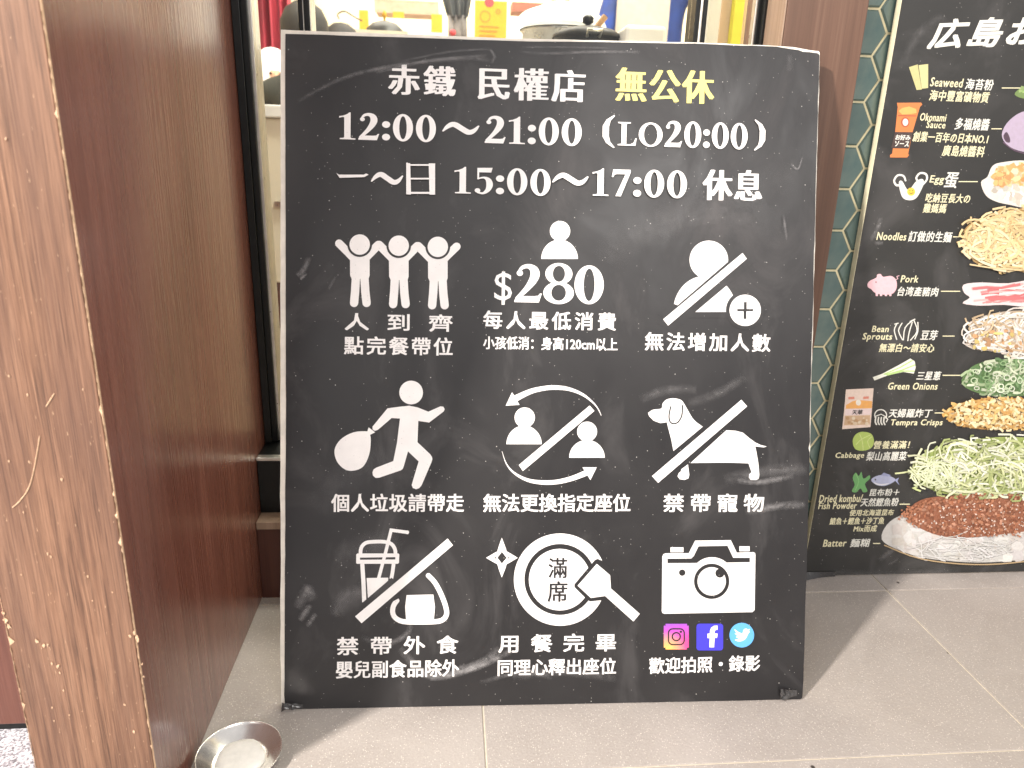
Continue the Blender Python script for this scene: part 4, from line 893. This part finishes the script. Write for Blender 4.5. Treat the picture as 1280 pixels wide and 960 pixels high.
def person(loc, rz, top, label, h=1.62, seat=False, extra=None, hair=HR, pose=0., bottom=None, lean=0.):
    s = h/1.7; pr = empty('person', loc, label=label, cat='person'); pr.rotation_euler = (0, 0, rz)
    def S(x, y, z): return (x*s, (y-lean*max(0, z-.95))*s, z*s)
    dz = -.45 if seat else 0
    torso = [(S(0, 0, .98+dz), (.155*s, .105*s)), (S(0, 0, 1.12+dz), (.14*s, .10*s)), (S(0, .01, 1.28+dz), (.165*s, .11*s)), (S(0, .01, 1.40+dz), (.14*s, .095*s)), (S(0, 0, 1.47+dz), .055*s)]
    ed = [(0, 1), (1, 2), (2, 3), (3, 4)]
    for sd in (-1, 1):
        b = len(torso); torso += [(S(.19*sd, .01, 1.39+dz), .06*s), (S(.24*sd, -.03-pose*.1, 1.14+dz), .052*s)]; ed += [(3, b), (b, b+1)]
    skin_body('shirt', torso, ed, top, pr)
    hd = [(S(0, -.005, 1.44+dz), .048*s), (S(0, -.01, 1.52+dz), .052*s), (S(0, -.02, 1.59+dz), (.072*s, .085*s)), (S(0, -.015, 1.66+dz), (.075*s, .09*s))]
    ed = [(0, 1), (1, 2), (2, 3)]
    skin_body('head', hd, ed, SK, pr)
    f = MB()
    for sd in (-1, 1): f.lathe([(.0001, -.02), (.012, -.016), (.016, 0), (.012, .016), (.0001, .02)], S(.078*sd, -.01, 1.60+dz), 10, .5, .9)
    f.lathe([(.011, 0), (.008, .02), (.003, .038)], S(0, -.112, 1.58+dz), 8); f.lathe([(.0001, -.006), (.018, -.003), (.018, .003), (.0001, .006)], S(0, -.098, 1.545+dz), 10, 1, .5)
    f.build('face', SK, pr, sm=True, kind='stuff')
    e = MB()
    for sd in (-1, 1): e.lathe([(.0001, -.007), (.007, -.004), (.007, .004), (.0001, .007)], S(.03*sd, -.098, 1.61+dz), 8)
    e.build('eyes', HR, pr, kind='stuff')
    hm = MB(); hm.lathe([(.089, -.075), (.094, -.02), (.092, .03), (.07, .075), (.035, .10), (.0001, .107)], S(0, .022, 1.645+dz), 20, 1, 1.05); hm.build('hair', hair, pr, sm=True)
    for sd in (-1, 1):
        el = S(.24*sd, -.03-pose*.1, 1.15+dz); hd_ = S(.20*sd, -.27-pose*.05, 1.02+dz); hp = S(.19*sd, -.33-pose*.05, 1.01+dz)
        arm = [(el, .042*s), (((el[0]+hd_[0])/2, (el[1]+hd_[1])/2, (el[2]+hd_[2])/2), .038*s), (hd_, .026*s), (hp, (.034*s, .016*s))]
        ed = [(0, 1), (1, 2), (2, 3)]
        for k in range(5):
            o_ = (k-1.6)*.019 if k else -.035*sd*-1*0-.04
            b = len(arm); bx = hp[0]+((k-2.5)*.017*s if k else -sd*.036*s); ly = (.030, .040, .044, .040, .030)[k]*s
            arm += [((bx, hp[1]-.020*s if k else hp[1]+.01*s, hp[2]), .0085*s), ((bx-(sd*.012*s if not k else 0), hp[1]-.020*s-ly, hp[2]-.012*s), .008*s), ((bx-(sd*.014*s if not k else 0), hp[1]-.020*s-ly*1.5, hp[2]-.032*s), .007*s)]
            ed += [(3, b), (b, b+1), (b+1, b+2)]
        skin_body('forearm', arm, ed, SK, pr, 1)
    bt = bottom or M['navy']; lg = [(S(0, 0, .98+dz), (.155*s, .11*s))]; ed = []
    for sd in (-1, 1):
        b = len(lg)
        if seat: lg += [(S(.09*sd, 0, .50), .09*s), (S(.11*sd, -.40, .50), .065*s), (S(.11*sd, -.42, .10), .045*s), (S(.11*sd, -.50, .05), .038*s)]
        else: lg += [(S(.09*sd, 0, .86), .092*s), (S(.11*sd, 0, .50), .062*s), (S(.11*sd, .01, .10), .045*s), (S(.11*sd, -.11, .045), .038*s)]
        ed += [(0, b), (b, b+1), (b+1, b+2), (b+2, b+3)]
    skin_body('trousers', lg, ed, bt, pr, 1)
    return pr
def cloth(n, c, v=.12): return simple(n, c, .8, var=v, scale=12)
def stand(px, Y): return at(px, 20, Y).x
GT = cloth('dark_green_grey_jacket', (.03, .034, .03), .3)
person((stand(381, 3.25), 3.25, -.0), R_(180), GT, 'seated customer in a dark grey green jacket behind the left mullion', 1.56, seat=True)
person((stand(422, 3.9), 3.9, .0), R_(-35), cloth('pink_shirt', (.7, .5, .45)), 'seated dark-haired customer right of the left mullion beside the looping cable', 1.60, seat=True)
person((stand(337, 4.3), 4.3, -.0), R_(20), cloth('white_top', (.8, .78, .75)), 'seated figure in white cap and white top below the red curtain', 1.7*at(334, 62, 4.3).z/1.30, seat=True, hair=simple('white_cap', (.8, .8, .8), .8))
ck = cloth('charcoal_cloth', (.06, .065, .07), .5)
hc = empty('hanging_cloth', (at(569, 10, 3.4).x, 3.4, 0), label='charcoal cloth hanging to a narrow end left of the yellow poster', cat='cloth')
m_ = MB(); pf = [(552.5, -40), (553, 0), (559, 21), (563, 30), (567, 43)]; pf2 = [(592, -40), (589, 0), (585, 21), (583, 30), (582, 60)]
n = 20; x_ = at(569, 10, 3.4).x
for (xa_, ya_), (xb_, yb_) in zip(pf, pf2):
    A = at(xa_, ya_, 3.4); B_ = at(xb_, ya_, 3.4)
    for k in range(n+1): t = k/n; m_.v.append((A.x+(B_.x-A.x)*t-x_, .018*math.sin(t*19)-.03*math.sin(math.pi*t), A.z)); m_.c.append(None)
for j_ in range(2):
    for k in range(n): m_.f.append((j_*(n+1)+k, j_*(n+1)+k+1, (j_+1)*(n+1)+k+1, (j_+1)*(n+1)+k)); m_.m.append(0)
m_.build('cloth_body', ck, hc, sm=True)
m_ = MB()
for (cx_, w_, c_) in ((564, 4, 0), (572, 5, 0), (579, 4, 0)):
    A = at(cx_, 20, 3.41); B_ = at(cx_+1, 60, 3.41); m_.tube([(A.x-x_, .0, A.z), (B_.x-x_, .0, B_.z)], w_*3.4/907, 8)
m_.build('lower_folds', cloth('grey_folds', (.22, .20, .20), .5), hc, sm=True, kind='stuff')
A = at(566, 39, 3.3); m_ = MB(); m_.lathe([(.0001, -.014), (.012, -.008), (.014, 0), (.011, .009), (.0001, .014)], (A.x-x_, -.06, A.z), 14); m_.build('red_tag', simple('red_cloth', (.5, .05, .06), .7), hc, sm=True)
pw = person((stand(706, 3.6), 3.6, 0), R_(180), cloth('white_blue_shirt', (.74, .80, .86)), 'worker in a very pale shirt bending behind the covered pan', 1.52, lean=.3)
pb = person((stand(819, 3.7), 3.7, -.0), R_(-20), cloth('blue_shirt', (.02, .05, .24), .3), 'worker in a blue shirt and beige apron behind the white container', 1.72)
ap = MB()
for j in range(9):
    for i in range(13):
        a = R_(-62+84*i/12); rr_ = .178-.02*math.cos(j*.5); ap.v.append((rr_*math.sin(a), -.135*math.cos(a)-.0, .52+.118*j)); ap.c.append(None)
for j in range(8):
    for i in range(12): ap.f.append((j*13+i, j*13+i+1, (j+1)*13+i+1, (j+1)*13+i)); ap.m.append(0)
ap.build('apron', simple('beige_apron', (.48, .42, .36), .85, var=.1), pb, sm=True)

# pan with lid, stick, container
def lathe_thing(name, loc, prof, mt, label, cat, n=40):
    t = empty(name, loc, label=label, cat=cat); return t
c = at(728, 46, 1.62)
PZ = .83
pan = empty('covered_pan', (c.x-.01, 1.62, PZ), label='black lidded pan with a knob standing on the counter', cat='pan')
ph_ = at(728, 33, 1.62).z-PZ
pan.location.x = at(734, 46, 1.62).x
m_ = MB(); m_.lathe([(.0001, 0), (.055, 0), (.066, .02), (.068, ph_-.024), (.070, ph_-.022), (.066, ph_-.026)], n=40); m_.build('pan_body', M['black'], pan, sm=True)
m_ = MB(); m_.lathe([(.072, ph_-.024), (.071, ph_-.018), (.055, ph_-.008), (.03, ph_-.002), (.012, ph_), (.0001, ph_)], n=40); m_.build('lid', simple('dark_lid', (.012, .011, .010), .5, 0, .2), pan, sm=True)
m_ = MB(); m_.lathe([(.005, ph_-.001), (.005, ph_+.004), (.011, ph_+.007), (.012, ph_+.016), (.007, ph_+.021), (.0001, ph_+.022)], n=18); m_.build('knob', M['black'], pan, sm=True)
m_ = MB(); m_.tube([(-.012, -.069, ph_-.028), (-.014, -.085, ph_-.018), (.014, -.085, ph_-.018), (.012, -.069, ph_-.028)], .003, 8); m_.build('handle', M['seal'], pan, sm=True)
c2 = at(702, 36, 1.86)
pot = empty('steel_pot', (c2.x, 1.86, PZ), label='wide shiny steel pot behind the black pan', cat='pot')
m_ = MB(); m_.lathe([(.0001, 0), (.085, 0), (.092, .01), (.092, c2.z-PZ-.01), (.098, c2.z-PZ-.008), (.09, c2.z-PZ-.014)], n=48); m_.build('pot_body', simple('pot_steel', (.6, .59, .56), .3, .5), pot, sm=True)
m_ = MB(); m_.lathe([(.099, c2.z-PZ-.006), (.088, c2.z-PZ+.002), (.05, c2.z-PZ+.012), (.0001, c2.z-PZ+.014)], n=48); m_.build('lid', simple('grey_lid', (.16, .16, .14), .5, 0), pot, sm=True)
s0 = at(748, 34, 1.70); s1 = at(764, 14, 1.70)
m_ = MB(); m_.tube([(s0.x-.03, 1.76, PZ+.002), (s0.x, 1.76, s0.z), (s1.x, 1.76, s1.z)], .007, 8); m_.build('wooden_spoon', simple('pale_wood_handle', (.45, .26, .12), .6), label='wooden spoon handle sticking up beside the black pan', cat='spoon')
k0 = at(778, 50, 1.55); k1 = at(830, 50, 1.55); kt = at(800, 33, 1.55).z
box('plastic_tub', (k0.x, 1.53, PZ), (k1.x, 1.67, kt), simple('white_plastic', (.82, .82, .82), .35, var=.03), bevel=.008, label='white lidded plastic tub on the counter before the blue-shirted worker', cat='tub')
# poster on the back wall, framed
def poster(px0, px1, py0, py1, Y, name, label, cat, bgc, deco):
    a = at(px0, py1, Y); b = at(px1, py0, Y)
    t = empty(name, ((a.x+b.x)/2, Y, a.z), label=label, cat=cat); W2 = (b.x-a.x)/2; H2 = b.z-a.z
    box('board', (-W2, 0, -.05), (W2, .012, H2), bgc, t); deco(t, W2, H2); return t
YP = simple('yellow_print', (.62, .33, .015), .6, var=.08, scale=30); OP = simple('orange_print', (.5, .2, .02), .6); RP = simple('red_print', (.75, .05, .06), .6)
def disc(t, x, z, r, mt, y=-.002, nm='emblem', ring=0, **k):
    m_ = MB(); n = 28
    if ring: m_.add([(x+r*math.cos(6.283*i/n), y, z+r*math.sin(6.283*i/n)) for i in range(n)]+[(x+(r-ring)*math.cos(6.283*i/n), y, z+(r-ring)*math.sin(6.283*i/n)) for i in range(n)], [(i, (i+1) % n, n+(i+1) % n, n+i) for i in range(n)])
    else: m_.add([(x+r*math.cos(6.283*i/n), y, z+r*math.sin(6.283*i/n)) for i in range(n)], [tuple(range(n))])
    m_.build(nm, mt, t, **k)
def deco1(t, w2, h2):
    disc(t, -.01, h2*.97, .026, RP); disc(t, -w2*.35, h2*.62, w2*.35, OP, ring=.008); disc(t, w2*.45, h2*.75, w2*.16, OP, ring=.008)
    for k in range(3): box('stripe', (-w2*.7, -.003, h2*(.36-.11*k)), (w2*(.5-.1*k), -.001, h2*(.36-.11*k)+.008), OP, t)
poster(593, 634, 2, 52, 4.4, 'yellow_poster', 'yellow poster with a red disc and orange ring on the back wall', 'poster', YP, deco1)
for i, (x0, x1, y0, y1, mt, lb) in enumerate([(450, 460, 13, 60, YP, 'narrow yellow banner right of the seated customers'), (491, 505, 15, 22, YP, 'small yellow shelf label above the round dark lid'), (539, 553, 18, 40, YP, 'faded yellow price card beside the charcoal worker'), (640, 680, 4, 14, simple('brown_shelf', (.32, .12, .08), .6), 'brown shelf board right of the yellow poster')]):
    a = at(x0, y1, 4.5); b = at(x1, y0, 4.5); box('wall_card' if i < 3 else 'wall_shelf', (a.x, 4.5, a.z), (b.x, 4.515 if i < 3 else 4.65, b.z), mt, label=lb, cat='card' if i < 3 else 'shelf')
sh = empty('high_shelf', (at(490, 4, 4.6).x, 4.6, 0), label='brown high shelf over the pass left of the charcoal worker', cat='shelf')
a = at(468, 7, 4.6); b = at(548, 7, 4.6); q = box('shelf_board', (a.x, 4.6, a.z-.02), (b.x, 4.85, a.z+.035), simple('shelf_wood', (.42, .27, .2), .6)); child(q, sh)
q = box('edge_strip', (a.x, 4.592, a.z-.035), (b.x, 4.5995, a.z+.02), simple('shelf_edge', (.5, .34, .26), .6)); child(q, sh)
c = at(481, 40, 2.3); ld = empty('round_lid', (c.x, 2.3, 0), label='dark domed lid with a brass knob behind the board top', cat='lid')
m_ = MB(); m_.lathe([(.056, -.008), (.052, .006), (.035, .021), (.012, .028), (.0001, .028)], (0, 0, c.z), 28); m_.build('dome', simple('grey_dome', (.03, .03, .03), .5, 0), ld, sm=True)
m_ = MB(); m_.lathe([(.003, .027), (.003, .036), (.008, .042), (.003, .055), (.0001, .056)], (0, 0, c.z), 14); m_.build('knob', YP, ld, sm=True)
st = MB(); st.box((c.x-.07, 2.2, 0), (c.x+.07, 2.4, c.z-.01)); st.build('side_table', M['cab'], label='cream pedestal carrying the dark domed lid', cat='table')
cb = MB(); cb.tube([tuple(at(x, y, 4.3)) for x, y in catmull([(424, 24), (422, 18), (430, 14), (438, 18), (448, 24), (453, 26)], 4)], .004, 6); cb.build('cable', M['black'], sm=True, label='black cable looping to the yellow banner', cat='cable')
# folding panels right of the right mullion
def stripe(px0, px1, Y, c, nm, lb):
    a = at(px0, 30, Y); b = at(px1, 30, Y); box(nm, (a.x, Y, .4), (b.x, Y+.02, 2.2), c, label=lb, cat='panel')
stripe(884, 899, 1.45, simple('white_panel', (.8, .8, .8), .6, var=.04), 'upright_panel', 'white upright panel just right of the right mullion')
stripe(899.5, 916, 1.5, simple('beige_panel', (.62, .46, .36), .6, var=.08, scale=14), 'upright_panel', 'beige upright panel left of the yellow stripe')
stripe(916.5, 928, 1.48, simple('lemon_panel', (.85, .80, .12), .6, var=.04), 'upright_panel', 'lemon yellow narrow upright panel near the right jamb')
stripe(929, 946, 1.5, simple('tan_panel', (.68, .52, .42), .6, var=.1, scale=14), 'upright_panel', 'tan upright panel against the right jamb')
